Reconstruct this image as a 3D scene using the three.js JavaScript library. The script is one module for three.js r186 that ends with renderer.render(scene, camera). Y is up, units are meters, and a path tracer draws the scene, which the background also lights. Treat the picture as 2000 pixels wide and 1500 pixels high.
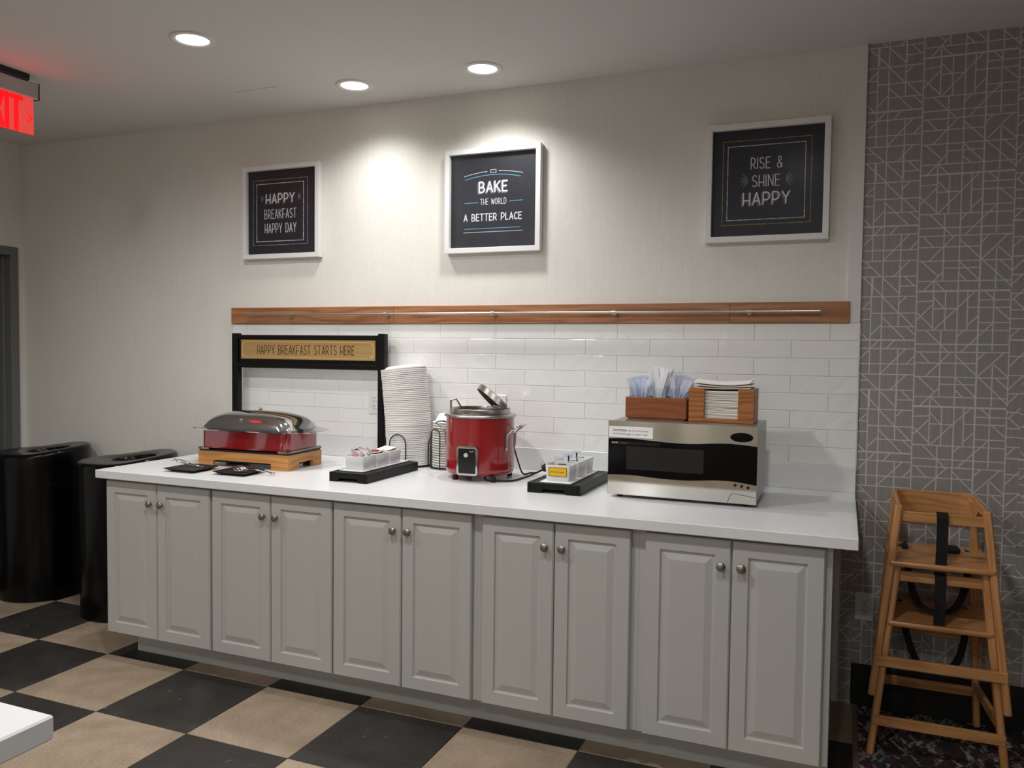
import * as THREE from 'three';
import { mergeGeometries, mergeVertices, toCreasedNormals } from 'three/addons/utils/BufferGeometryUtils.js';
import { RectAreaLightUniformsLib } from 'three/addons/lights/RectAreaLightUniformsLib.js';
import { ImprovedNoise } from 'three/addons/math/ImprovedNoise.js';

// ---------------------------------------------------------------- camera, exposure, lights
const scene = new THREE.Scene();
const camera = new THREE.PerspectiveCamera(50.633, 2000 / 1500, 0.05, 60);
camera.position.set(-0.0565, 1.4363, 3.5659);
camera.rotation.set(-0.04214, 0.38774, 0.01177, 'YXZ');
const renderer = new THREE.WebGLRenderer({ antialias: true });
renderer.toneMapping = THREE.LinearToneMapping;
renderer.toneMappingExposure = 1.15;
renderer.shadowMap.enabled = true;
RectAreaLightUniformsLib.init();
scene.background = new THREE.Color(0x000000);

const CEIL = 2.664, TOP = 0.8744, FRONT = 0.9075, LEFT = -4.82, RIGHT = 3.6, REAR = 8.0;
const LAMP_COLOR = new THREE.Color(1.0, 0.985, 0.97);
// the recessed ceiling lamps: [x, z, candela]; the first three are in the picture, the others stand behind the camera
const LAMPS = [
  [-2.505, 0.995, 3.0], [-2.21, 0.285, 2.1], [-1.553, 0.285, 2.7],
  [-3.3, 1.95, 3.4], [-1.6, 1.95, 4.6], [-0.35, 2.0, 2.9], [-2.6, 4.2, 5], [-0.3, 4.4, 5], [-2.2, 6.9, 14], [0.1, 6.9, 6],
];

// ---------------------------------------------------------------- helpers
let seed = 20240607;
const rnd = () => { seed = (seed + 0x6d2b79f5) | 0; let t = Math.imul(seed ^ (seed >>> 15), 1 | seed); t = (t + Math.imul(t ^ (t >>> 7), 61 | t)) ^ t; return ((t ^ (t >>> 14)) >>> 0) / 4294967296; };
const rr = (a, b) => a + (b - a) * rnd();
const noise = new ImprovedNoise();
const V = (x, y, z) => new THREE.Vector3(x, y, z);

const taken = {};
function numbered(name) {
  taken[name] = (taken[name] ?? -1) + 1;
  return taken[name] ? name + '_' + String(taken[name]).padStart(3, '0') : name;
}
function mesh(name, geo, mat, parent, label) {
  const m = new THREE.Mesh(geo, mat);
  m.castShadow = m.receiveShadow = true;
  m.name = parent ? name : numbered(name);
  (parent ?? scene).add(m);
  if (label) m.userData.label = label;
  return m;
}
function tag(o, label, category, group) { o.userData.label = label; o.userData.category = category; if (group) o.userData.group = group; return o; }
function thing(name, label, category, [x, y, z] = [0, 0, 0], turn = 0, group) {
  const o = new THREE.Group(); o.name = numbered(name); scene.add(o);
  o.position.set(x, y, z); o.rotation.y = turn;
  return tag(o, label, category, group);
}
function structure(name, label) {
  const o = new THREE.Group(); o.name = numbered(name); scene.add(o);
  o.userData.kind = 'structure'; if (label) o.userData.label = label;
  return o;
}
function copy(o, [x, y, z], turn, label, group) {
  const c = o.clone(); c.name = numbered(o.name.replace(/_\d{3}$/, '')); scene.add(c);
  c.position.set(x, y, z); if (turn !== undefined) c.rotation.y = turn;
  c.userData = { ...o.userData }; if (label) c.userData.label = label; if (group) c.userData.group = group;
  return c;
}

// a box with chamfered edges (44 triangles, flat shaded), centred at x, y, z
function cbox(w, h, d, x = 0, y = 0, z = 0, c = 0.0015) {
  c = Math.min(c, w / 2.2, h / 2.2, d / 2.2);
  const H = [w / 2, h / 2, d / 2], v = [], tri = (a, b, e) => {
    const n = V(...b).sub(V(...a)).cross(V(...e).sub(V(...a)));
    n.dot(V(...a).add(V(...b)).add(V(...e))) < 0 ? v.push(...a, ...e, ...b) : v.push(...a, ...b, ...e);
  };
  const P = (s, ax) => s.map((k, i) => k * (i === ax ? H[i] : H[i] - c));
  for (let ax = 0; ax < 3; ax++) {
    const [b, e] = [(ax + 1) % 3, (ax + 2) % 3];
    for (const s of [-1, 1]) {
      const q = [[-1, -1], [1, -1], [1, 1], [-1, 1]].map(([i, j]) => { const t = []; t[ax] = s; t[b] = i; t[e] = j; return P(t, ax); });
      tri(q[0], q[1], q[2]); tri(q[0], q[2], q[3]);
    }
    for (const i of [-1, 1]) for (const j of [-1, 1]) {
      const q = (k, face) => { const t = []; t[ax] = k; t[b] = i; t[e] = j; return P(t, face); };
      const a = q(-1, b), a2 = q(1, b), d1 = q(-1, e), d2 = q(1, e);
      tri(a, a2, d2); tri(a, d2, d1);
    }
  }
  for (const i of [-1, 1]) for (const j of [-1, 1]) for (const k of [-1, 1]) tri(P([i, j, k], 0), P([i, j, k], 1), P([i, j, k], 2));
  const g = new THREE.BufferGeometry();
  g.setAttribute('position', new THREE.Float32BufferAttribute(v, 3));
  g.computeVertexNormals();
  g.setAttribute('uv', new THREE.Float32BufferAttribute(new Float32Array(v.length / 3 * 2), 2));
  return g.translate(x, y, z);
}
const span = (x0, x1, y0, y1, z0, z1, c) => cbox(x1 - x0, y1 - y0, z1 - z0, (x0 + x1) / 2, (y0 + y1) / 2, (z0 + z1) / 2, c);
// uv in metres from position, u along the grain axis
function metric(g, grain = 'x', du = 0, dv = 0) {
  if (g.index) g = g.toNonIndexed();
  const p = g.attributes.position, uv = new Float32Array(p.count * 2), gi = 'xyz'.indexOf(grain);
  for (let i = 0; i < p.count; i += 3) {
    const a = V().fromBufferAttribute(p, i), b = V().fromBufferAttribute(p, i + 1), e = V().fromBufferAttribute(p, i + 2);
    const n = b.clone().sub(a).cross(e.clone().sub(a)), m = [Math.abs(n.x), Math.abs(n.y), Math.abs(n.z)], ax = m.indexOf(Math.max(...m));
    const t = [0, 1, 2].filter((k) => k !== ax), u = t.includes(gi) ? gi : t[0], w = t.find((k) => k !== u);
    [a, b, e].forEach((q, k) => { uv[(i + k) * 2] = q.getComponent(u) + du; uv[(i + k) * 2 + 1] = q.getComponent(w) + dv; });
  }
  g.setAttribute('uv', new THREE.BufferAttribute(uv, 2));
  return g;
}
function merge(list) {
  const l = list.map((g) => { g = g.index ? g.toNonIndexed() : g; const o = new THREE.BufferGeometry(); for (const k of ['position', 'normal', 'uv']) if (g.attributes[k]) o.setAttribute(k, g.attributes[k]); if (!o.attributes.uv) o.setAttribute('uv', new THREE.Float32BufferAttribute(new Float32Array(o.attributes.position.count * 2), 2)); return o; });
  return mergeGeometries(l);
}
const tube = (pts, r, seg = 24, rad = 8, closed = false, tension = 0.5) => new THREE.TubeGeometry(new THREE.CatmullRomCurve3(pts.map((p) => V(...p)), closed, 'catmullrom', tension), seg, r, rad, closed);
function rod(a, b, r, rad = 10) {
  const A = V(...a), B = V(...b), g = new THREE.CylinderGeometry(r, r, A.distanceTo(B), rad);
  g.applyQuaternion(new THREE.Quaternion().setFromUnitVectors(V(0, 1, 0), B.clone().sub(A).normalize()));
  return g.translate((A.x + B.x) / 2, (A.y + B.y) / 2, (A.z + B.z) / 2);
}
const lathe = (pts, seg = 40) => new THREE.LatheGeometry(pts.map((p) => new THREE.Vector2(...p)), seg);
// a tapered bar of rectangular section between two points (wide along `side`)
function bar(a, b, w0, t0, w1 = w0, t1 = t0, side = [1, 0, 0], c = 0.003) {
  const A = V(...a), B = V(...b), L = A.distanceTo(B), y = B.clone().sub(A).normalize();
  const x = V(...side).sub(y.clone().multiplyScalar(V(...side).dot(y))).normalize(), z = x.clone().cross(y);
  const g2 = cbox(w0, L, t0, 0, 0, 0, c), q = g2.attributes.position;
  for (let i = 0; i < q.count; i++) { const k = (q.getY(i) / L) + 0.5; q.setX(i, q.getX(i) * (1 + (w1 / w0 - 1) * k)); q.setZ(i, q.getZ(i) * (1 + (t1 / t0 - 1) * k)); }
  g2.computeVertexNormals();
  const uv = metric(g2, 'y', rr(0, 3), rr(0, 1));
  uv.applyMatrix4(new THREE.Matrix4().makeBasis(x, y, z));
  return uv.translate((A.x + B.x) / 2, (A.y + B.y) / 2, (A.z + B.z) / 2);
}
// loft through closed rings of equal point count; caps optional
function loft(rings, capA = true, capB = true, flat = false) {
  const n = rings[0].length, v = [], idx = [];
  rings.forEach((r) => r.forEach((p) => v.push(...p)));
  for (let k = 0; k + 1 < rings.length; k++) for (let i = 0; i < n; i++) { const a = k * n + i, b = k * n + (i + 1) % n; idx.push(a, b, a + n, b, b + n, a + n); }
  const cap = (k, flip) => { const c = [0, 0, 0]; rings[k].forEach((p) => p.forEach((q, i) => { c[i] += q / n; })); const ci = v.length / 3; v.push(...c); for (let i = 0; i < n; i++) { const a = k * n + i, b = k * n + (i + 1) % n; flip ? idx.push(b, a, ci) : idx.push(a, b, ci); } };
  if (capA) cap(0, true); if (capB) cap(rings.length - 1, false);
  let g = new THREE.BufferGeometry();
  g.setAttribute('position', new THREE.Float32BufferAttribute(v, 3)); g.setIndex(idx);
  g = flat ? g.toNonIndexed() : toCreasedNormals(g, 0.7);
  if (flat) g.computeVertexNormals();
  if (!g.attributes.uv) g.setAttribute('uv', new THREE.Float32BufferAttribute(new Float32Array(g.attributes.position.count * 2), 2));
  return g;
}
// points of a rounded rectangle in the x-z plane at height y (counter-clockwise from above flipped so that lofts upward face outward)
function rrect(w, d, r, y, n = 6, cx = 0, cz = 0) {
  const out = [], c = [[1, -1, -Math.PI / 2], [1, 1, 0], [-1, 1, Math.PI / 2], [-1, -1, Math.PI]];
  r = Math.min(r, w / 2 - 1e-4, d / 2 - 1e-4);
  for (const [sx, sz, a0] of c) for (let i = 0; i <= n; i++) { const a = a0 + i / n * Math.PI / 2; out.push([cx + sx * (w / 2 - r) + r * Math.cos(a), y, cz + sz * (d / 2 - r) + r * Math.sin(a)]); }
  return out.reverse();
}
const rectXY = (x0, x1, y0, y1, z) => [[x0, y0, z], [x1, y0, z], [x1, y1, z], [x0, y1, z]];
function flatShape(pts, depth, z0, bevel = 0) {
  const s = new THREE.Shape(pts.map((p) => new THREE.Vector2(...p)));
  const g = new THREE.ExtrudeGeometry(s, { depth: depth - 2 * bevel, bevelEnabled: bevel > 0, bevelSize: bevel, bevelThickness: bevel, bevelOffset: -bevel, bevelSegments: 1, curveSegments: 12 });
  return g.translate(0, 0, z0 + bevel);
}

// ---------------------------------------------------------------- textures and materials
function canvas(w, h, draw) { const c = document.createElement('canvas'); c.width = w; c.height = h; draw(c.getContext('2d'), w, h); return c; }
function tex(c, { srgb = true, repeat, wrap = true } = {}) {
  const t = new THREE.CanvasTexture(c); if (srgb) t.colorSpace = THREE.SRGBColorSpace;
  if (wrap) t.wrapS = t.wrapT = THREE.RepeatWrapping; if (repeat) t.repeat.set(...repeat);
  return t;
}
function pixelTex(w, h, f, opt) {
  return tex(canvas(w, h, (g) => { const im = g.createImageData(w, h), d = im.data; for (let y = 0; y < h; y++) for (let x = 0; x < w; x++) { const [r, gg, b] = f(x / w, y / h), i = (y * w + x) * 4; d[i] = r; d[i + 1] = gg; d[i + 2] = b; d[i + 3] = 255; } g.putImageData(im, 0, 0); }), opt);
}
// periodic noise on the unit square
const pn = (u, v, fu, fv, s = 0) => { const a = u * Math.PI * 2, b = v * Math.PI * 2, ru = fu / 6.283, rv = fv / 6.283; return noise.noise(ru * Math.cos(a) + s, ru * Math.sin(a) + rv * Math.cos(b) + 7.3 * s, rv * Math.sin(b) + 3.1); };
function mat(hex, roughness = 0.6, metalness = 0, extra = {}) { return new THREE.MeshPhysicalMaterial({ color: hex, roughness, metalness, ...extra }); }
function woodTex(light, dark, { rings = 9, fine = 60, mix = 0.75 } = {}) {
  const L = new THREE.Color(light), D = new THREE.Color(dark), toS = (c) => [c.r, c.g, c.b];
  L.convertLinearToSRGB(); D.convertLinearToSRGB();
  const [l, d] = [toS(L), toS(D)], s = rnd() * 50;
  return pixelTex(512, 256, (u, v) => {
    const warp = pn(u, v, 2.5, 3, s) * 0.16 + pn(u, v, 6, 5, s + 4) * 0.05;
    let t = 0.5 + 0.5 * Math.sin((v + warp) * rings * Math.PI * 2);
    t = Math.pow(t, 1.6) * mix + 0.25 * (pn(u, v, 5, fine, s + 9) + 0.5) + 0.22 * (pn(u, v, 3, 3, s + 2) + 0.3);
    t = Math.min(1, Math.max(0, t));
    return [0, 1, 2].map((i) => 255 * (l[i] + (d[i] - l[i]) * t));
  }, { repeat: [1.1, 4] });
}
const woodMat = (light, dark, o, rough = 0.45, extra = {}) => new THREE.MeshPhysicalMaterial({ map: woodTex(light, dark, o), roughness: rough, ...extra });
const T = {
  weave: pixelTex(512, 512, (u, v) => { const a = pn(u, v, 160, 4, 1) * 4 + pn(u, v, 60, 60, 2) * 3 + pn(u, v, 3, 3, 5) * 3; return [229 + a, 227 + a, 220 + a]; }, { repeat: [1.6, 1.6] }),
  weaveBump: pixelTex(512, 512, (u, v) => { const a = 128 + pn(u, v, 170, 6, 8) * 90 + pn(u, v, 90, 90, 3) * 40; return [a, a, a]; }, { srgb: false, repeat: [1.6, 1.6] }),
  fineBump: pixelTex(256, 256, (u, v) => { const a = 128 + pn(u, v, 60, 60, 3) * 110; return [a, a, a]; }, { srgb: false, repeat: [3, 3] }),
  tileBump: pixelTex(1024, 256, (u, v) => { const a = 128 + pn(u, v, 46, 12, 1) * 110 + pn(u, v, 130, 34, 4) * 34; return [a, a, a]; }, { srgb: false, repeat: [1 / 2.4, 1 / 0.6] }),
  beige: pixelTex(512, 512, (u, v) => { const a = pn(u, v, 5, 5, 2) * 22 + pn(u, v, 14, 14, 6) * 12 + pn(u, v, 90, 90, 4) * 9; return [160 + a, 142 + a * 0.95, 122 + a * 0.9]; }, { repeat: [0.8, 0.8] }),
  black: pixelTex(512, 512, (u, v) => { const a = pn(u, v, 5, 5, 12) * 12 + pn(u, v, 15, 15, 16) * 8 + pn(u, v, 90, 90, 14) * 6 + (pn(u, v, 50, 50, 22) > 0.62 ? 30 : 0); return [48 + a, 45 + a, 42 + a]; }, { repeat: [0.8, 0.8] }),
  quartz: pixelTex(512, 512, (u, v) => { const a = pn(u, v, 4, 4, 31) * 5 + pn(u, v, 120, 120, 33) * 4; return [225 + a, 227 + a, 228 + a]; }, { repeat: [1, 1] }),
};
const WALLPAPER = '201,1685,201,1232 78,1687,78,1227 42,1291,42,1226 38,1740,38,1355 138,1784,138,1547 140,1458,140,1230 -1,1666,199,1666 40,1600,201,1600 76,1546,200,1546 0,1493,200,1493 1,1459,200,1459 3,1398,200,1398 2,1356,200,1356 1,1330,33,1331 2,1294,201,1294 143,1255,201,1256 2,1617,36,1617 2,1574,37,1575 80,1663,137,1600 142,1600,189,1549 77,1587,162,1497 167,1546,197,1516 137,1637,164,1664 6,1618,38,1651 40,1514,74,1552 3,1522,29,1495 40,1459,69,1491 99,1460,124,1491 2,1418,38,1455 80,1360,168,1458 172,1399,199,1430 13,1353,71,1295 118,1296,171,1354 9,1290,77,1219 80,1287,139,1226 156,1294,191,1256 199,1684,518,1684 416,1681,416,1240 344,1682,344,1237 260,1720,260,1535 302,1683,302,1536 378,1684,378,1536 290,1532,290,1273 204,1272,522,1272 202,1644,257,1647 261,1616,340,1616 379,1620,519,1620 203,1532,520,1532 203,1478,519,1478 204,1447,519,1447 204,1404,412,1404 203,1350,521,1350 292,1322,411,1322 260,1662,299,1617 202,1571,258,1632 203,1601,261,1541 267,1536,401,1681 380,1552,412,1585 344,1506,367,1531 240,1529,316,1449 362,1450,464,1559 219,1444,252,1407 242,1353,327,1447 343,1434,418,1356 418,1356,523,1249 217,1347,271,1294 225,1236,290,1308 265,1269,296,1236 346,1347,414,1275 347,1299,370,1274 466,1680,466,1454 469,1397,469,1242 522,1679,522,1244 414,1649,518,1649 416,1562,519,1562 435,1682,464,1654 472,1620,520,1574 418,1420,444,1448 420,1354,506,1447 474,1401,521,1355 481,1349,523,1307 525,1291,576,1293 524,1672,564,1672 522,1610,566,1610 522,1577,567,1577 522,1539,568,1539 521,1496,569,1496 523,1434,571,1434 523,1361,574,1362 527,1648,563,1687 531,1649,566,1613 524,1507,553,1538 523,1395,571,1448 523,1307,571,1361 526,1258,555,1290';
const PAPER_W = 0.569, PAPER_H = 0.4505;
T.paper = tex(canvas(1024, 812, (g, w, h) => {
  g.fillStyle = '#9a9794'; g.fillRect(0, 0, w, h);
  for (let i = 0; i < 2600; i++) { g.fillStyle = `rgba(${rnd() < 0.5 ? '255,255,255' : '0,0,0'},${rr(0.01, 0.04)})`; g.fillRect(rnd() * w, 0, rr(0.5, 1.5), h); }
  g.strokeStyle = '#cfccc8'; g.lineCap = 'round';
  const k = w / PAPER_W;
  for (const s of WALLPAPER.split(' ')) {
    const [x1, y1, x2, y2] = s.split(',').map((q) => q / 1000);
    const thick = (y1 === y2 && (Math.abs(y1 - 1.685) < 0.006 || Math.abs(y1 - 1.493) < 0.004)) || (x1 === x2 && Math.abs(x1 - 0.41) < 0.008);
    g.lineWidth = (thick ? 0.0062 : 0.0042) * k;
    for (const ox of [0, -PAPER_W, PAPER_W]) for (const oy of [-PAPER_H, 0, PAPER_H]) {
      g.beginPath(); g.moveTo((x1 + ox) * k, h - (y1 - 1.235 + oy) * k); g.lineTo((x2 + ox) * k, h - (y2 - 1.235 + oy) * k); g.stroke();
    }
  }
}), { repeat: [1 / PAPER_W, 1 / PAPER_H] });
T.paper.offset.set(0, -(1.235 / PAPER_H) % 1);
T.carpet = tex(canvas(512, 512, (g, w, h) => {
  g.fillStyle = '#2a2628'; g.fillRect(0, 0, w, h);
  for (let i = 0; i < 520; i++) {
    const a = rnd(), x = rnd() * w, y = rnd() * h, L = rr(10, 60), c = a < 0.36 ? '#8a8686' : a < 0.68 ? '#5d2630' : a < 0.85 ? '#aaa6a4' : '#34323a';
    g.fillStyle = c;
    for (const ox of [0, -w]) for (const oy of [0, -h]) for (let k = 0; k < L; k += 3) g.fillRect(x + ox + rr(-3, 3) + (i % 3 - 1) * k * 0.4, y + oy + k, rr(3, 13), 3);
  }
}), { repeat: [1.6, 1.6] });

const M = {
  wall: new THREE.MeshPhysicalMaterial({ map: T.weave, bumpMap: T.weaveBump, bumpScale: 0.00012, roughness: 0.8 }),
  plainWall: mat(0xd6d0c2, 0.85),
  ceiling: mat(0xdad9d6, 0.9, 0, { bumpMap: T.fineBump, bumpScale: 0.0004 }),
  trim: mat(0xe3e2de, 0.4),
  paper: new THREE.MeshPhysicalMaterial({ map: T.paper, roughness: 0.55 }),
  grout: mat(0xd8d7d4, 0.9),
  tile: mat(0xeeeeec, 0.13, 0, { bumpMap: T.tileBump, bumpScale: 0.0022, specularIntensity: 1 }),
  floorGrout: mat(0x77685a, 0.9),
  beige: new THREE.MeshPhysicalMaterial({ map: T.beige, roughness: 0.5 }),
  black: new THREE.MeshPhysicalMaterial({ map: T.black, roughness: 0.58 }),
  carpet: new THREE.MeshPhysicalMaterial({ map: T.carpet, roughness: 1, bumpMap: T.fineBump, bumpScale: 0.002 }),
  baseboard: mat(0x121212, 0.5),
  doorFrame: mat(0x6d6f6f, 0.5), doorLeaf: mat(0x5a605f, 0.55),
  quartz: new THREE.MeshPhysicalMaterial({ map: T.quartz, roughness: 0.28 }),
  cabinet: mat(0xb6b6b2, 0.42), cabinetIn: mat(0xb5b6b0, 0.5),
  nickel: mat(0x9d9891, 0.3, 1), chrome: mat(0xc9c9cb, 0.08, 1), steel: mat(0xb3b0ab, 0.28, 1), rodSteel: mat(0xc4c2be, 0.3, 1),
  railWood: woodMat(0xb47e56, 0x875332, { rings: 6, fine: 70, mix: 0.55 }, 0.4),
  bamboo: woodMat(0xcf965a, 0xa9703a, { rings: 7, fine: 90, mix: 0.5 }, 0.45),
  boxWood: woodMat(0x96552f, 0x74401f, { rings: 6, fine: 80, mix: 0.5 }, 0.42),
  napWood: woodMat(0xb5763f, 0x8c532a, { rings: 10, fine: 60, mix: 0.7 }, 0.42),
  oak: woodMat(0xd09a66, 0xb07842, { rings: 7, fine: 80, mix: 0.55 }, 0.38, { clearcoat: 0.4, clearcoatRoughness: 0.25 }),
  whiteFrame: mat(0xe9e9e8, 0.35), backing: mat(0x6b5b48, 0.9),
  blackWood: mat(0x09090a, 0.4, 0, { specularIntensity: 0.5 }), blackPlastic: mat(0x0b0b0d, 0.3), gloss: mat(0x040405, 0.1, 0, { specularIntensity: 0.4 }), blackRubber: mat(0x101010, 0.7), blackIron: mat(0x15130f, 0.4, 0.3),
  bin: mat(0x040405, 0.22, 0, { specularIntensity: 0.55 }), binInside: mat(0x020202, 0.9),
  red: mat(0x8f0d14, 0.22, 0, { clearcoat: 1, clearcoatRoughness: 0.06 }),
  foam: mat(0xf0eeea, 0.75), ceramic: mat(0xe8e9ea, 0.3), paperWhite: mat(0xeceae6, 0.9),
  slate: mat(0x141415, 0.45), web: mat(0x0d0c0d, 0.85),
  outlet: mat(0xe4e4e2, 0.4), slot: mat(0x1a1a1a, 0.7),
  clear: mat(0xf4f7fb, 0.06, 0, { transmission: 1, thickness: 0 }),
  film: mat(0xfafbff, 0.12, 0, { transmission: 0.92, thickness: 0 }),
  wrapWhite: mat(0xf1f2f5, 0.5),
  plasticWhite: mat(0xe6e8ee, 0.35),
  drape: mat(0xe6e3d8, 0.9),
  laminate: mat(0xeceef0, 0.35),
  lens: mat(0xffffff, 0.5, 0, { emissive: 0xfffaf2, emissiveIntensity: 5 }),
};

// ---------------------------------------------------------------- lettering: a single-stroke alphabet (x to 0.5, y from 0 to 1)
const arc = (cx, cy, rx, ry, a0, a1, n = 10) => Array.from({ length: n + 1 }, (_, i) => { const a = (a0 + (a1 - a0) * i / n) * Math.PI / 180; return [cx + rx * Math.cos(a), cy + ry * Math.sin(a)]; });
const bowl = (y0, y1, w = 0.46) => [[0, y0], [w * 0.45, y0], ...arc(w * 0.45, (y0 + y1) / 2, w * 0.55, (y1 - y0) / 2, -90, 90), [0, y1]];
const GLYPH = {
  A: [[[0, 0], [0.25, 1], [0.5, 0]], [[0.08, 0.3], [0.42, 0.3]]], B: [[[0, 0], [0, 1]], bowl(0.48, 1, 0.4), bowl(0, 0.48)],
  C: [arc(0.26, 0.5, 0.26, 0.5, 50, 310, 18)], D: [[[0, 0], [0, 1]], bowl(0, 1, 0.48)], E: [[[0.4, 0], [0, 0], [0, 1], [0.4, 1]], [[0, 0.52], [0.34, 0.52]]],
  F: [[[0, 0], [0, 1], [0.4, 1]], [[0, 0.42], [0.34, 0.42]]], H: [[[0, 0], [0, 1]], [[0.46, 0], [0.46, 1]], [[0, 0.36], [0.46, 0.36]]], I: [[[0, 0], [0, 1]]],
  K: [[[0, 0], [0, 1]], [[0.44, 1], [0.02, 0.42]], [[0.14, 0.56], [0.46, 0]]], L: [[[0, 1], [0, 0], [0.38, 0]]], N: [[[0, 0], [0, 1], [0.46, 0], [0.46, 1]]],
  O: [arc(0.25, 0.5, 0.25, 0.5, 0, 360, 22)], P: [[[0, 0], [0, 1]], bowl(0.36, 1, 0.44)], R: [[[0, 0], [0, 1]], bowl(0.4, 1, 0.42), [[0.2, 0.4], [0.46, 0]]],
  S: [[...arc(0.22, 0.75, 0.2, 0.25, 30, 270, 12), ...arc(0.22, 0.25, 0.22, 0.25, 90, -150, 12)]], T: [[[0.24, 0], [0.24, 1]], [[0, 1], [0.48, 1]]],
  W: [[[0, 1], [0.14, 0], [0.3, 0.8], [0.46, 0], [0.6, 1]]], X: [[[0, 0], [0.46, 1]], [[0, 1], [0.46, 0]]], Y: [[[0, 1], [0.25, 0.45], [0.5, 1]], [[0.25, 0.45], [0.25, 0]]],
  '&': [[[0.5, 0], [0.12, 0.7], ...arc(0.24, 0.8, 0.14, 0.2, 200, -20, 8), [0.06, 0.36], ...arc(0.2, 0.2, 0.2, 0.2, 160, 350, 10), [0.48, 0.4]]],
};
const glyphW = (c) => (c === ' ' ? 0.3 : c === 'I' ? 0 : Math.max(...GLYPH[c].flat().map((p) => p[0])));
// writes `text` so that it fills the box x..x+w, baseline y, height h
function letters(g, text, x, y, w, h, width, color, wobble = 0) {
  const gap = 0.22, total = [...text].reduce((s, c) => s + glyphW(c) + gap, -gap), k = w / total;
  g.strokeStyle = color; g.lineWidth = width; g.lineCap = 'round'; g.lineJoin = 'round';
  let at = x;
  for (const c of text) {
    for (const line of GLYPH[c] ?? []) { g.beginPath(); line.forEach(([a, b], i) => { const px = at + a * k + (wobble ? rr(-wobble, wobble) : 0), py = y - b * h + (wobble ? rr(-wobble, wobble) : 0); i ? g.lineTo(px, py) : g.moveTo(px, py); }); g.stroke(); }
    at += (glyphW(c) + gap) * k;
  }
}

// ================================================================ THE SETTING
// floor: checkerboard of 46 cm tiles
{
  const f = structure('floor', 'checkerboard floor of beige and charcoal tiles');
  mesh('tile_bed', span(LEFT, 0.03, -0.1, -0.003, -0.1, REAR, 0.0005), M.floorGrout, f);
  const s = 0.4579, tx = -3.6517, tz = 0.8244, cache = {};
  for (let i = -3; i < 9; i++) for (let j = -2; j < 16; j++) {
    const x0 = Math.max(tx + i * s, LEFT) + 0.0012, x1 = Math.min(tx + (i + 1) * s, 0.03) - 0.0012, z0 = Math.max(tz + j * s, 0) + 0.0012, z1 = Math.min(tz + (j + 1) * s, REAR) - 0.0012;
    if (x1 - x0 < 0.02 || z1 - z0 < 0.02) continue;
    const m = mesh('floor_tile', metric(span(x0, x1, -0.012, 0, z0, z1, 0.0012), 'x', rnd() * 5, rnd() * 5), (i + j) & 1 ? M.beige : M.black, f);
  }
  const c = structure('carpet', 'dark patterned carpet with burgundy and grey flecks beside the tiled floor');
  mesh('carpet_pile', metric(span(0.03, RIGHT, -0.1, 0.004, -0.1, REAR, 0.001)), M.carpet, c);
}
// ceiling with a flush access panel
{
  const c = structure('ceiling', 'white painted ceiling');
  mesh('ceiling_board', metric(span(LEFT - 0.2, RIGHT + 0.2, CEIL, CEIL + 0.15, -0.2, REAR + 0.2, 0.001)), M.ceiling, c);
  mesh('access_panel', span(-2.81, -2.567, CEIL - 0.003, CEIL + 0.002, 0.145, 0.398, 0.0015), M.ceiling, c, 'flush square access panel in the ceiling');
}
// back wall: painted upper part, tiled splash-back, wallpapered part on the right
{
  const w = structure('wall_back', 'cream wall with a white tiled strip and grey wallpaper at one end');
  mesh('wall_face', metric(span(LEFT, -0.05, -0.1, CEIL, -0.15, 0, 0.0005), 'x'), M.wall, w);
  mesh('wallpaper', metric(span(-0.05, RIGHT, -0.1, CEIL, -0.15, 0, 0.0005), 'x'), M.paper, w, 'grey wallpaper printed with pale geometric lines');
  mesh('tile_bed', span(-3.17, 0, 0.95, 1.5612, 0, 0.0085, 0.0005), M.grout, w);
  const rows = 8, y0 = 0.9776, ph = (1.5612 - y0) / rows, L = 0.2965, gap = 0.0012;
  for (let r = 0; r < rows; r++) {
    const off = (rows - 1 - r) % 2 === 0 ? -0.111 : -0.259;      // the joints of the top row, and of the rows between
    for (let k = -11; k < 2; k++) {
      const x0 = Math.max(off + k * L, -3.17) + gap, x1 = Math.min(off + (k + 1) * L, 0) - gap;
      if (x1 - x0 < 0.012) continue;
      const w0 = x1 - x0, h = ph - 2 * gap, cx = (x0 + x1) / 2, cy = y0 + (r + 0.5) * ph, e = 0.0012;
      const g = loft([rectXY(-w0 / 2, w0 / 2, -h / 2, h / 2, 0), rectXY(-w0 / 2, w0 / 2, -h / 2, h / 2, 0.0076), rectXY(-w0 / 2 + e, w0 / 2 - e, -h / 2 + e, h / 2 - e, 0.0085)], false, true, true);
      const m = mesh('tile', metric(g, 'x', cx, cy + rr(0, 0.4)), M.tile, w);
      m.position.set(cx, cy, 0.0015); m.rotation.set(rr(-0.007, 0.007), rr(-0.0025, 0.0025), 0);
    }
  }
  const t = structure('trim_1', 'white upright trim board between cream wall and wallpaper');
  mesh('trim_board', span(-0.052, 0.0, 1.5612, CEIL, 0, 0.011, 0.0015), M.trim, t);
  mesh('trim_lip', span(-0.001, 0.0025, TOP - 0.03, 1.56, 0, 0.009, 0.001), M.trim, t);
  const b = structure('baseboard_back', 'black rubber baseboard under the wallpaper');
  mesh('baseboard_strip', span(0.003, RIGHT, 0.004, 0.173, 0, 0.012, 0.003), M.baseboard, b);
}
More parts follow.
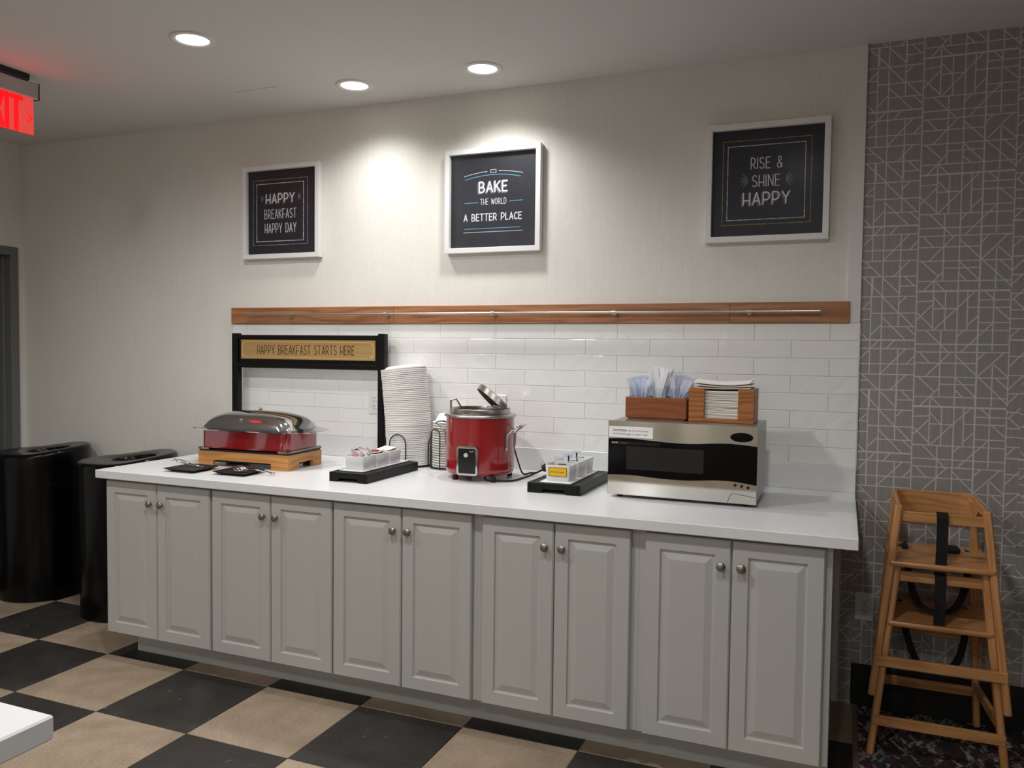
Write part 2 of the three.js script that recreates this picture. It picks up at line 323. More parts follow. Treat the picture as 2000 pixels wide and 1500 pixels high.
// left wall with a grey metal door close to the corner
{
  const w = structure('wall_left', 'cream side wall');
  const z0 = 0.046, z1 = 1.06, top = 2.032;
  for (const g of [span(LEFT - 0.15, LEFT, -0.1, CEIL, -0.15, z0, 0.0005), span(LEFT - 0.15, LEFT, top, CEIL, z0, z1, 0.0005), span(LEFT - 0.15, LEFT, -0.1, CEIL, z1, REAR, 0.0005)]) mesh('wall_face', metric(g, 'z'), M.wall, w);
  const d = structure('door_1', 'grey metal door in a grey frame');
  const f = 0.052;
  mesh('door_frame', merge([span(LEFT - 0.1, LEFT + 0.014, 0, top, z0, z0 + f, 0.002), span(LEFT - 0.1, LEFT + 0.014, 0, top, z1 - f, z1, 0.002), span(LEFT - 0.1, LEFT + 0.014, top - f, top, z0 + f, z1 - f, 0.002)]), M.doorFrame, d);
  mesh('door_stop', merge([span(LEFT - 0.1, LEFT - 0.035, 0, top - f, z0 + f, z0 + f + 0.016, 0.002), span(LEFT - 0.1, LEFT - 0.035, 0, top - f, z1 - f - 0.016, z1 - f, 0.002)]), M.doorFrame, d);
  const leaf = mesh('door_leaf', span(LEFT - 0.1, LEFT - 0.056, 0.006, top - f - 0.003, z0 + f + 0.003, z1 - f - 0.003, 0.002), M.doorLeaf, d);
  mesh('door_handle', rod([LEFT - 0.03, 1.02, z1 - f - 0.09], [LEFT - 0.03, 1.02, z1 - f - 0.2], 0.009).translate(0, 0, 0), M.steel, leaf);
}
// the rest of the room, behind the camera
{
  const r = structure('wall_right', 'plain side wall');
  mesh('wall_face', span(RIGHT, RIGHT + 0.15, -0.1, CEIL, -0.15, REAR, 0.0005), M.plainWall, r);
  const b = structure('wall_front', 'plain wall behind the viewer');
  mesh('wall_face', span(LEFT - 0.15, RIGHT + 0.15, -0.1, CEIL, REAR, REAR + 0.15, 0.0005), M.plainWall, b);
}

// pale drapes on the wall behind the viewer, mirrored in the steel of the microwave
for (const [x0, x1, w] of [[-3.0, -2.6, 'by the corner'], [-2.3, -2.0, 'in the middle'], [-1.6, -1.1, 'nearer the high chairs']]) {
  const n = 120, front = [], t = thing('curtain', 'pale yellow pleated floor-length curtain on the wall behind the viewer, ' + w, 'curtain', [(x0 + x1) / 2, 0.03, REAR - 0.1], 0, 'curtains behind the viewer');
  for (let i = 0; i <= n; i++) front.push([-(x1 - x0) / 2 + (x1 - x0) * i / n, 0.03 * Math.sin(i * 0.62) + 0.012 * Math.sin(i * 0.23)]);
  const s = new THREE.Shape([...front, ...front.slice().reverse().map(([a, b]) => [a, b + 0.004])].map((q) => new THREE.Vector2(...q)));
  mesh('cloth', new THREE.ExtrudeGeometry(s, { depth: 2.4, bevelEnabled: false }).rotateX(-Math.PI / 2), M.drape, t);
  mesh('curtain_rod', rod([-(x1 - x0) / 2 - 0.05, 2.42, 0], [(x1 - x0) / 2 + 0.05, 2.42, 0], 0.012), M.nickel, t);
}

// ================================================================ CEILING LAMPS
{
  const trimGeo = lathe([[0.062, 0.0], [0.066, -0.006], [0.078, -0.007], [0.088, -0.004], [0.0885, 0.0]], 48);
  const lensGeo = lathe([[0, -0.004], [0.05, -0.0035], [0.063, -0.001], [0.063, 0.0]], 40);
  const where = ['over the red chafing dish, set farther out from the wall', 'near the wall between the two chalkboard prints', 'near the wall above the baking print'];
  LAMPS.forEach(([x, z, cd], i) => {
    const t = thing('ceiling_downlight', i < 3 ? 'round recessed white downlight, glowing, ' + where[i] : 'round recessed white downlight in the ceiling of the room behind', 'ceiling light', [x, CEIL, z], 0, 'recessed downlights');
    mesh('trim_ring', trimGeo, M.trim, t);
    mesh('lens', lensGeo, M.lens, t, 'glowing white lens');
    const l = new THREE.SpotLight(LAMP_COLOR, cd, 0, i === 1 || i === 2 ? 1.18 : 1.5, i < 3 ? 1.0 : 0.5, 2);
    l.name = 'downlight_beam'; l.position.set(0, -0.02, 0); l.target.position.set(0, -1, 0); l.castShadow = true; l.shadow.radius = 2.8;
    l.shadow.mapSize.set(1024, 1024); t.add(l, l.target); l.target.name = 'aim';
  });
}

// ================================================================ EXIT SIGN (hangs across the view, its face turned to the room)
{
  const x = -3.55, z0 = 0.896, z1 = 1.206, y0 = 2.398, y1 = 2.562;
  const t = thing('exit_sign', 'glowing red EXIT sign with an arrow, hanging from the ceiling by a grey bar', 'exit sign', [x, CEIL, (z0 + z1) / 2]);
  const zm = (z0 + z1) / 2, Y = (v) => v - CEIL;
  mesh('canopy', span(-0.03, 0.03, -0.03, 0, 0.93 - zm, 1.18 - zm, 0.004), M.blackPlastic, t, 'black ceiling canopy');
  mesh('housing', span(-0.022, 0.022, Y(y1), Y(2.634), 0.88 - zm, 1.222 - zm, 0.004), mat(0xb9b7b5, 0.35, 0.2), t, 'grey housing bar');
  mesh('end_cap', span(-0.023, 0.023, Y(y1 - 0.002), Y(2.636), 0.877 - zm, 0.881 - zm, 0.001), M.blackPlastic, t);
  const c = canvas(1024, 544, (g, w, h) => {
    g.fillStyle = '#d8423c'; g.fillRect(0, 0, w, h);
    letters(g, 'EXIT', 0.18 * w, 0.93 * h, 0.62 * w, 0.86 * h, 74, '#ff0a12');
    g.strokeStyle = '#ff1a1a'; g.lineWidth = 26; for (const [a, b] of [[0.93, 0.97], [0.07, 0.03]]) { g.beginPath(); g.moveTo((a - Math.sign(b - a) * 0.02) * w, 0.44 * h); g.lineTo(b * w, 0.55 * h); g.lineTo((a - Math.sign(b - a) * 0.02) * w, 0.66 * h); g.stroke(); }
  });
  const tx = tex(c, { wrap: false });
  const face = new THREE.PlaneGeometry(z1 - z0, y1 - y0);
  const plate = mesh('sign_plate', span(-0.004, 0.004, Y(y0), Y(y1), z0 - zm, z1 - zm, 0.001), mat(0xc2332e, 0.2, 0, { emissive: 0xd0201c, emissiveIntensity: 0.35 }), t, 'red lit plate');
  const print = mesh('lettering', face, new THREE.MeshPhysicalMaterial({ color: 0x400404, roughness: 0.25, emissiveMap: tx, emissive: 0xffffff, emissiveIntensity: 0.95 }), plate);
  print.rotation.y = Math.PI / 2; print.position.set(0.0046, Y((y0 + y1) / 2), 0);
  const l = new THREE.RectAreaLight(0xff1420, 1.2, z1 - z0, y1 - y0);
  l.name = 'sign_glow'; l.position.set(0.012, Y((y0 + y1) / 2), 0); l.rotation.y = -Math.PI / 2; t.add(l);
}

// ================================================================ BASE CABINETS AND WORKTOP
{
  const doorZ = 0.883, boxZ = 0.8625, y0 = 0.134, y1 = 0.826;
  const units = [
    [-3.135, -2.5275, [-3.1285, -2.832], [-2.828, -2.534], 'beside the black waste bins'],
    [-2.5275, -1.914, [-2.522, -2.218], [-2.214, -1.917], 'second from the waste bins, below the chafing dish'],
    [-1.914, -1.289, [-1.91, -1.603], [-1.599, -1.306], 'in the middle of the run, below the red soup kettle'],
    [-1.289, -0.684, [-1.264, -0.987], [-0.983, -0.71], 'below the tray with the yellow label'],
    [-0.684, -0.071, [-0.66, -0.378], [-0.374, -0.092], 'below the microwave, beside the high chairs'],
  ];
  const knobGeo = lathe([[0.0001, 0.024], [0.009, 0.0235], [0.0145, 0.02], [0.0155, 0.0165], [0.013, 0.0135], [0.0065, 0.011], [0.0055, 0.004], [0.008, 0.001], [0.008, 0]].reverse(), 24).rotateX(Math.PI / 2);
  for (const [a, b, L, R, where] of units) {
    const t = thing('base_cabinet', 'light grey two-door base cabinet ' + where, 'cabinet', [(a + b) / 2, 0, 0], 0, 'row of base cabinets');
    const X = (v) => v - (a + b) / 2;
    mesh('body', span(X(a), X(b), 0.132, 0.8372, 0.004, boxZ, 0.001), M.cabinet, t);
    mesh('toe_kick', span(X(a === -3.135 ? a + 0.03 : a), X(b), 0, 0.132, 0.02, 0.7333, 0.0005), M.cabinet, t);
    [[L, 1], [R, -1]].forEach(([[x0, x1], side]) => {
      const r = (i, z) => rectXY(X(x0) + i, X(x1) - i, y0 + i, y1 - i, z);
      const d = mesh('door', loft([r(0, boxZ + 0.001), r(0, doorZ - 0.005), r(0.0045, doorZ), r(0.05, doorZ), r(0.0535, doorZ - 0.0065), r(0.058, doorZ - 0.007), r(0.082, doorZ - 0.0005), r(0.083, doorZ - 0.0005)], true, true, true), M.cabinet, t);
      const k = mesh('knob', knobGeo, M.nickel, d, 'round brushed nickel knob');
      k.position.set(side > 0 ? X(x1) - 0.03 : X(x0) + 0.03, 0.741, doorZ);
    });
  }
  const c = thing('countertop', 'long white quartz worktop on the row of grey cabinets', 'countertop', [-1.58, 0, 0]);
  mesh('slab', metric(span(-3.1668 + 1.58, 1.58, 0.838, TOP, 0.0, FRONT, 0.002)), M.quartz, c);
  const u = thing('backsplash_upstand', 'low white quartz strip standing along the wall at the back of the worktop', 'backsplash', [-1.58, TOP, 0]);
  mesh('strip', metric(span(-3.1668 + 1.58, 1.58, 0, 0.9776 - TOP, 0.0, 0.02, 0.0015)), M.quartz, u);
}

// ================================================================ WOODEN RAIL WITH STEEL ROD
{
  const t = thing('wall_rail', 'long brown wooden board on the wall carrying a thin steel rod', 'wall rail', [-1.605, 1.604, 0]);
  const X = (v) => v + 1.605, cuts = [-3.172, -2.15, -0.51, -0.04];
  for (let i = 0; i < 3; i++) mesh('board', metric(span(X(cuts[i]) + 0.0004, X(cuts[i + 1]) - 0.0004, -0.0428, 0.0432, 0.0005, 0.0205, 0.0012), 'x', i * 1.37, i * 0.31), M.railWood, t);
  mesh('rod', rod([X(-3.048), 0.004, 0.05], [X(-0.15), 0.004, 0.05], 0.0055, 14), M.rodSteel, t, 'thin brushed steel rod');
  for (const x of [-2.762, -2.178, -1.596, -1.01, -0.43]) {
    mesh('bracket', merge([rod([X(x), 0.0, 0.02], [X(x), 0.003, 0.05], 0.0042, 10), rod([X(x) - 0.011, 0.004, 0.05], [X(x) + 0.011, 0.004, 0.05], 0.0085, 14), new THREE.CylinderGeometry(0.01, 0.011, 0.004, 16).rotateX(Math.PI / 2).translate(X(x), 0, 0.022)]), M.rodSteel, t);
  }
}

// ================================================================ FRAMED CHALKBOARD PRINTS
const PX = 1024 / 0.444;                                            // print pixels per metre
function framedPrint(cx, cy, label, gloss, draw) {
  const t = thing('framed_print', label, 'picture', [cx, cy, 0.001], 0, 'chalkboard prints in white frames');
  const o = 0.2455, i = 0.2215, d = 0.036;
  for (const [sx, sy] of [[-1, 0], [1, 0], [0, -1], [0, 1]]) {
    const pts = sx ? [[sx * o, -o], [sx * i, -i], [sx * i, i], [sx * o, o]] : [[-o, sy * o], [-i, sy * i], [i, sy * i], [o, sy * o]];
    mesh('frame_side', flatShape(THREE.ShapeUtils.isClockWise(pts.map((p) => new THREE.Vector2(...p))) ? pts.reverse() : pts, d, 0, 0.0012), M.whiteFrame, t);
  }
  mesh('backing_board', span(-i, i, -i, i, 0.002, 0.014, 0.001), M.backing, t);
  const c = canvas(1024, 1024, (g, w, h) => {
    g.fillStyle = '#181924'; g.fillRect(0, 0, w, h);
    for (let k = 0; k < 240; k++) { const x = rnd() * w, y = rnd() * h, r = rr(30, 160), gr = g.createRadialGradient(x, y, 0, x, y, r); gr.addColorStop(0, `rgba(${rnd() < 0.5 ? '90,92,110' : '8,8,10'},0.05)`); gr.addColorStop(1, 'rgba(40,40,50,0)'); g.fillStyle = gr; g.fillRect(x - r, y - r, 2 * r, 2 * r); }
    draw(g, (x) => (x - cx) * PX + w / 2, (y) => h / 2 - (y - cy) * PX);
  });
  const p = mesh('print', new THREE.PlaneGeometry(0.444, 0.444), new THREE.MeshPhysicalMaterial({ map: tex(c, { wrap: false }), roughness: 0.5, clearcoat: gloss, clearcoatRoughness: 0.2 }), t, 'black chalkboard style print with white lettering');
  p.position.z = 0.0155;
  return t;
}
function chalkRect(g, X, Y, x0, x1, y0, y1, color, width) {
  const q = [[x0, y1], [x1, y1], [x1, y0], [x0, y0], [x0, y1]];
  for (let i = 0; i < 4; i++) {
    const [a, b] = [q[i], q[i + 1]];
    for (let k = 0; k < 60; k++) { const s = k / 60, e = (k + 1.4) / 60; g.strokeStyle = color; g.globalAlpha = rr(0.45, 1); g.lineWidth = width * rr(0.6, 1.2); g.lineCap = 'round'; g.beginPath(); g.moveTo(X(a[0] + (b[0] - a[0]) * s), Y(a[1] + (b[1] - a[1]) * s)); g.lineTo(X(a[0] + (b[0] - a[0]) * e), Y(a[1] + (b[1] - a[1]) * e)); g.stroke(); }
  }
  g.globalAlpha = 1;
}
function rays(g, x, y, dir, r0, r1, color) { g.strokeStyle = color; g.lineWidth = 6; for (let k = -2; k <= 2; k++) { const a = k * 0.42, c = Math.cos(a) * dir, s = Math.sin(a); g.beginPath(); g.moveTo(x + c * r0, y + s * r0); g.lineTo(x + c * r1, y + s * r1); g.stroke(); } }
const chalk = '#d3d3d6', grey = '#8c8c93';
function boldLetters(g, text, x0, x1, y0, y1, X, Y, width) {
  letters(g, text, X(x0) - 10, Y(y0) + 9, X(x1) - X(x0), Y(y0) - Y(y1), width + 5, '#7d7d84');
  letters(g, text, X(x0) - 6, Y(y0) + 5, X(x1) - X(x0), Y(y0) - Y(y1), width - 4, '#2a2a31');
  letters(g, text, X(x0), Y(y0), X(x1) - X(x0), Y(y0) - Y(y1), width, '#e4e4e8');
}
framedPrint(-2.834, 2.1525, 'white framed chalkboard print reading HAPPY BREAKFAST HAPPY DAY', 0.1, (g, X, Y) => {
  chalkRect(g, X, Y, -3.023, -2.672, 1.98, 2.325, '#a9aaa8', 6); chalkRect(g, X, Y, -3.0, -2.697, 2.0, 2.3045, '#c9c9cc', 9);
  boldLetters(g, 'HAPPY', -2.936, -2.755, 2.203, 2.25, X, Y, 13);
  letters(g, 'BREAKFAST', X(-2.948), Y(2.12), X(-2.744) - X(-2.948), 110, 9, chalk); letters(g, 'HAPPY DAY', X(-2.945), Y(2.045), X(-2.744) - X(-2.945), 110, 9, chalk);
  rays(g, X(-2.953), Y(2.228), -1, 12, 50, '#7d8a86'); rays(g, X(-2.735), Y(2.228), 1, 12, 50, '#7d8a86');
});
framedPrint(-1.6145, 2.142, 'white framed chalkboard print reading BAKE THE WORLD A BETTER PLACE', 0.8, (g, X, Y) => {
  const dots = (f, x0, x1, skip) => { g.fillStyle = chalk; for (let i = 0; i <= 46; i++) { const x = x0 + (x1 - x0) * i / 46; if (skip && Math.abs(x + 1.6145) < 0.028) continue; g.beginPath(); g.arc(X(x), Y(f(x)), 5, 0, 7); g.fill(); } };
  const cap = (y, d) => (x) => y + d * (1 - ((x + 1.6145) / 0.15) ** 2);
  dots(cap(2.262, 0.018), -1.765, -1.466, true); dots(() => 1.995, -1.765, -1.466);
  g.strokeStyle = chalk; g.lineWidth = 5; g.strokeRect(X(-1.628), Y(2.286), X(-1.6) - X(-1.628), 30);
  const blue = (f, x0, x1) => { g.strokeStyle = '#4d93ad'; g.lineWidth = 8; g.beginPath(); for (let i = 0; i <= 30; i++) { const x = x0 + (x1 - x0) * i / 30; i ? g.lineTo(X(x), Y(f(x))) : g.moveTo(X(x), Y(f(x))); } g.stroke(); };
  blue(cap(2.244, 0.019), -1.762, -1.474); blue(() => 2.0115, -1.762, -1.475); blue((x) => 2.1345 + (x + 1.763) * 0.015, -1.763, -1.69); blue((x) => 2.1345 + (x + 1.53) * 0.015, -1.531, -1.462);
  boldLetters(g, 'BAKE', -1.686, -1.543, 2.183, 2.231, X, Y, 16);
  letters(g, 'THE WORLD', X(-1.68), Y(2.124), X(-1.547) - X(-1.68), 62, 6, chalk);
  letters(g, 'A BETTER PLACE', X(-1.765) - 3, Y(2.05) + 4, X(-1.468) - X(-1.765), 72, 12, grey); letters(g, 'A BETTER PLACE', X(-1.765), Y(2.05), X(-1.468) - X(-1.765), 72, 8, '#e2e2e6');
});
framedPrint(-0.3735, 2.1455, 'white framed chalkboard print reading RISE & SHINE HAPPY with a gold outline', 0.1, (g, X, Y) => {
  chalkRect(g, X, Y, -0.552, -0.2, 1.973, 2.322, '#a88a4c', 7); chalkRect(g, X, Y, -0.5325, -0.2235, 1.993, 2.3, '#bfc3cd', 8);
  letters(g, 'RISE &', X(-0.438), Y(2.203), X(-0.314) - X(-0.438), 104, 9, chalk); letters(g, 'SHINE', X(-0.431), Y(2.129), X(-0.323) - X(-0.431), 106, 9, chalk);
  boldLetters(g, 'HAPPY', -0.466, -0.282, 2.055, 2.104, X, Y, 12);
  rays(g, X(-0.445), Y(2.155), -1, 20, 78, grey); rays(g, X(-0.303), Y(2.155), 1, 20, 78, grey);
});

// ================================================================ POWER OUTLETS
{
  const plate = cbox(0.07, 0.114, 0.006, 0, 0, 0.003, 0.002);
  const face = new THREE.CylinderGeometry(0.017, 0.017, 0.003, 24).rotateX(Math.PI / 2);
  const where = [[-2.262, 1.159, 0.0095, 'on the tiles beside the black sign post'], [-1.57, 1.163, 0.0095, 'on the tiles behind the red soup kettle'], [0.046, 0.411, 0.001, 'low on the wallpaper beside the high chairs']];
  for (const [x, y, z, w] of where) {
    const t = thing('power_outlet', 'white double power outlet ' + w, 'outlet', [x, y, z], 0, 'power outlets');
    mesh('cover_plate', plate, M.outlet, t);
    for (const dy of [0.0195, -0.0195]) {
      const f = mesh('receptacle', face, M.outlet, t); f.position.set(0, dy, 0.0068);
      for (const [dx, ddy, w2, h2] of [[-0.0063, 0.004, 0.0022, 0.009], [0.0063, 0.004, 0.0022, 0.007], [0, -0.008, 0.0045, 0.0045]]) { const s = mesh('slot', cbox(w2, h2, 0.0012, 0, 0, 0, 0.0003), M.slot, f); s.position.set(dx, ddy, 0.0017); }
    }
  }
}

// ================================================================ SIGN STAND ON THE COUNTER
{
  const z = 0.075, x0 = -3.105, x1 = -2.158, t = thing('sign_stand', 'black countertop sign stand with gold plaque reading HAPPY BREAKFAST STARTS HERE', 'sign', [(x0 + x1) / 2, TOP, z]);
  const X = (v) => v - (x0 + x1) / 2, Y = (v) => v - TOP;
  for (const [a, b] of [[x0, x0 + 0.038], [x1 - 0.038, x1]]) {
    mesh('post', span(X(a), X(b), 0.006, Y(1.508), -0.019, 0.019, 0.003), M.blackWood, t);
    mesh('foot', span(X(a) - 0.008, X(b) + 0.008, 0, 0.012, -0.05, 0.05, 0.003), M.blackWood, t);
  }
  mesh('header_panel', merge([span(X(x0) + 0.038, X(x1) - 0.038, Y(1.335), Y(1.497), -0.012, 0.008, 0.002), span(X(x0) + 0.038, X(x1) - 0.038, Y(1.48), Y(1.499), -0.014, 0.016, 0.003)]), M.blackWood, t);
  mesh('ledge', span(X(x0) + 0.03, X(x1) - 0.03, Y(1.325), Y(1.352), -0.014, 0.017, 0.004), M.blackWood, t);
  const w = 0.835, h = 0.1, c = canvas(1670, 200, (g, W, H) => {
    g.fillStyle = '#a58250'; g.fillRect(0, 0, W, H);
    for (let i = 0; i < 1200; i++) { g.fillStyle = `rgba(${rnd() < 0.5 ? '255,235,190' : '80,50,10'},0.04)`; g.fillRect(0, rnd() * H, W, rr(0.5, 2)); }
    g.strokeStyle = '#e2c58e'; g.lineWidth = 4; const m = 20, r = 24; g.beginPath(); g.moveTo(m + r, m); g.lineTo(W - m - r, m); g.arc(W - m, m, r, Math.PI, Math.PI / 2, true); g.lineTo(W - m, H - m - r); g.arc(W - m, H - m, r, -Math.PI / 2, Math.PI, true); g.lineTo(m + r, H - m); g.arc(m, H - m, r, 0, -Math.PI / 2, true); g.lineTo(m, m + r); g.arc(m, m, r, Math.PI / 2, 0, true); g.stroke();
    for (const px of [m + 12, W - m - 12]) for (const py of [m + 12, H - m - 12]) { g.fillStyle = '#e2c58e'; g.beginPath(); g.arc(px, py, 6, 0, 7); g.fill(); }
    letters(g, 'HAPPY BREAKFAST STARTS HERE', 0.13 * W, 148, 0.725 * W, 92, 8, '#3a2418');
  });
  const p = mesh('plaque', span(-w / 2, w / 2, Y(1.372), Y(1.474), 0.008, 0.0105, 0.001), mat(0xb08b52, 0.45), t, 'gold plaque');
  const q = mesh('lettering', new THREE.PlaneGeometry(w - 0.003, 0.099), new THREE.MeshPhysicalMaterial({ map: tex(c, { wrap: false }), roughness: 0.42 }), p);
  q.position.set(0, Y(1.423), 0.0109);
}

// ================================================================ CHAFING DISH
{
  const t = thing('chafing_dish', 'red chafing dish with polished steel lid on a bamboo stand', 'chafing dish', [-2.622, TOP, 0.448], 0.05);
  const w = 0.5, d = 0.27, h = 0.071, th = 0.016;
  const notch = (W, a, b) => [[-W / 2, 0], [a, 0], [a, 0.03], [b, 0.03], [b, 0], [W / 2, 0], [W / 2, h], [-W / 2, h]];
  for (const s of [-1, 1]) {
    const f = mesh('stand_panel', metric(flatShape(notch(w, -w * 0.33, w * 0.31), th, -th / 2, 0.001), 'x', s, 0.2), M.bamboo, t, 'bamboo stand panel'); f.position.z = s * (d / 2 - th / 2);
    const e = mesh('stand_panel', metric(flatShape(notch(d - 2 * th, -0.05, 0.06), th, -th / 2, 0.001), 'x', s * 2.3, 0.6), M.bamboo, t, 'bamboo stand panel'); e.rotation.y = Math.PI / 2; e.position.x = s * (w / 2 - th / 2);
  }
  mesh('heater_tray', span(-w / 2 + 0.02, w / 2 - 0.02, 0.018, 0.04, -d / 2 + 0.03, d / 2 - 0.03, 0.004), M.blackPlastic, t);
  mesh('gasket', loft([rrect(w - 0.004, d - 0.004, 0.01, h), rrect(w - 0.004, d - 0.004, 0.01, h + 0.007)]), M.blackRubber, t);
  for (const s of [-1, 1]) mesh('rest_bracket', merge([span(s * w / 2 - 0.02 * (s > 0), s * w / 2 + 0.02 * (s < 0), h + 0.007, h + 0.017, -d / 2, d / 2, 0.002), span(Math.min(s * w / 2, s * (w / 2 - 0.06)), Math.max(s * w / 2, s * (w / 2 - 0.06)), h + 0.007, h + 0.017, d / 2 - 0.018, d / 2, 0.002), span(Math.min(s * w / 2, s * (w / 2 - 0.06)), Math.max(s * w / 2, s * (w / 2 - 0.06)), h + 0.007, h + 0.017, -d / 2, -d / 2 + 0.018, 0.002)]), M.steel, t);
  mesh('water_pan', loft([rrect(0.46, 0.23, 0.03, h + 0.008), rrect(0.482, 0.25, 0.035, h + 0.014), rrect(0.488, 0.256, 0.036, h + 0.024), rrect(0.488, 0.256, 0.036, 0.166), rrect(0.492, 0.262, 0.036, 0.17)]), M.red, t, 'glossy red pan');
  const lid = mesh('lid', loft([rrect(0.53, 0.3, 0.045, 0.1695), rrect(0.552, 0.318, 0.05, 0.1715), rrect(0.556, 0.322, 0.05, 0.1745), rrect(0.53, 0.298, 0.05, 0.177), rrect(0.5, 0.276, 0.055, 0.181), rrect(0.49, 0.268, 0.058, 0.19), rrect(0.47, 0.252, 0.06, 0.207), rrect(0.44, 0.228, 0.065, 0.224), rrect(0.405, 0.2, 0.07, 0.236), rrect(0.35, 0.165, 0.07, 0.246), rrect(0.27, 0.12, 0.055, 0.254), rrect(0.17, 0.07, 0.034, 0.259), rrect(0.06, 0.026, 0.012, 0.261)]), M.chrome, t, 'polished steel lid');
  for (const s of [-1, 1]) mesh('end_grip', loft([rrect(0.07, 0.2, 0.03, 0.1705, 6, s * 0.292), rrect(0.074, 0.204, 0.032, 0.1725, 6, s * 0.292), rrect(0.07, 0.2, 0.03, 0.1745, 6, s * 0.292)]), M.chrome, lid);
  for (const [x, y, z] of [[-0.02, 0.214, 0.118], [-0.02, 0.2575, -0.03], [0.222, 0.207, -0.06]]) { const k = mesh('stud', new THREE.SphereGeometry(0.009, 16, 12).translate(0, 0.006, 0), M.chrome, lid); k.position.set(x, y, z); }
}
// ---------------------------------------------------------------- two black rest plates, tongs and spoon
{
  const plateGeo = (w, d) => loft([rrect(w * 0.7, d * 0.7, 0.006, 0, 2), rrect(w * 0.74, d * 0.74, 0.006, 0.003, 2), rrect(w, d, 0.008, 0.014, 2), rrect(w * 0.985, d * 0.985, 0.008, 0.0155, 2), rrect(w * 0.72, d * 0.72, 0.006, 0.006, 2)]);
  const a = thing('rest_plate', 'small square black plate holding tongs, in front of the chafing dish', 'plate', [-2.778, TOP, 0.728], 0.02, 'black utensil rest plates');
  mesh('dish', plateGeo(0.175, 0.17), M.slate, a);
  const b = thing('rest_plate', 'small square black plate holding a steel spoon, in front of the chafing dish', 'plate', [-2.522, TOP, 0.712], 0.02, 'black utensil rest plates');
  mesh('dish', plateGeo(0.178, 0.15), M.slate, b);
  const tg = thing('serving_tongs', 'small steel serving tongs lying across the black plate', 'tongs', [-2.765, TOP + 0.016, 0.76], 0.5);
  for (const s of [-1, 1]) {
    const arm = mesh('arm', tube([[0.06, 0.004, 0], [0.02, 0.012, s * 0.012], [-0.03, 0.03, s * 0.022], [-0.055, 0.036 + s * 0.002, s * 0.02]], 0.0028, 16, 8), M.chrome, tg);
    mesh('tip', new THREE.SphereGeometry(0.007, 12, 8).scale(1.6, 0.35, 0.9).translate(-0.06, 0.037, s * 0.02), M.chrome, arm);
  }
  mesh('hinge', span(0.054, 0.066, 0, 0.008, -0.009, 0.009, 0.002), M.chrome, tg);
  const sp = thing('serving_spoon', 'large steel serving spoon lying bowl up on the black plate', 'spoon', [-2.505, TOP + 0.0165, 0.722], 0.16);
  const bowlG = new THREE.SphereGeometry(0.036, 24, 12, 0, Math.PI * 2, 0, Math.PI / 2).scale(1, 0.62, 0.78);
  mesh('bowl', bowlG.translate(0, 0.001, 0), M.chrome, sp);
  mesh('handle', merge([tube([[0.033, 0.004, 0], [0.06, 0.01, 0], [0.11, 0.005, 0], [0.152, -0.0095, 0]], 0.0042, 20, 8).scale(1, 0.6, 1), new THREE.SphereGeometry(0.009, 12, 8).scale(1.5, 0.45, 1).translate(0.155, -0.0065, 0)]), M.chrome, sp);
}

// ================================================================ BLACK TRAYS WITH CUPS
function serviceTray(name, label, x0, x1, z0, z1) {
  const cx = (x0 + x1) / 2, cz = (z0 + z1) / 2, w = x1 - x0, d = z1 - z0, t = thing(name, label, 'tray', [cx, TOP, cz], 0, 'black serving trays on the worktop');
  const h = 0.04, g = 0.05;
  // long sides, and ends with a hand grip cut out below
  for (const s of [-1, 1]) {
    mesh('side', span(s > 0 ? w / 2 - 0.012 : -w / 2, s > 0 ? w / 2 : -w / 2 + 0.012, 0, h, -d / 2, d / 2, 0.0015), M.blackWood, t);
    const e = mesh('end', flatShape([[-w / 2 + 0.012, 0], [-g, 0], [-g + 0.006, 0.016], [g - 0.006, 0.016], [g, 0], [w / 2 - 0.012, 0], [w / 2 - 0.012, h], [-w / 2 + 0.012, h]], 0.012, -0.006, 0.001), M.blackWood, t);
    e.position.z = s * (d / 2 - 0.006);
  }
  mesh('top_panel', span(-w / 2 + 0.011, w / 2 - 0.011, 0.026, 0.0375, -d / 2 + 0.011, d / 2 - 0.011, 0.0005), M.blackWood, t);
  return t;
}
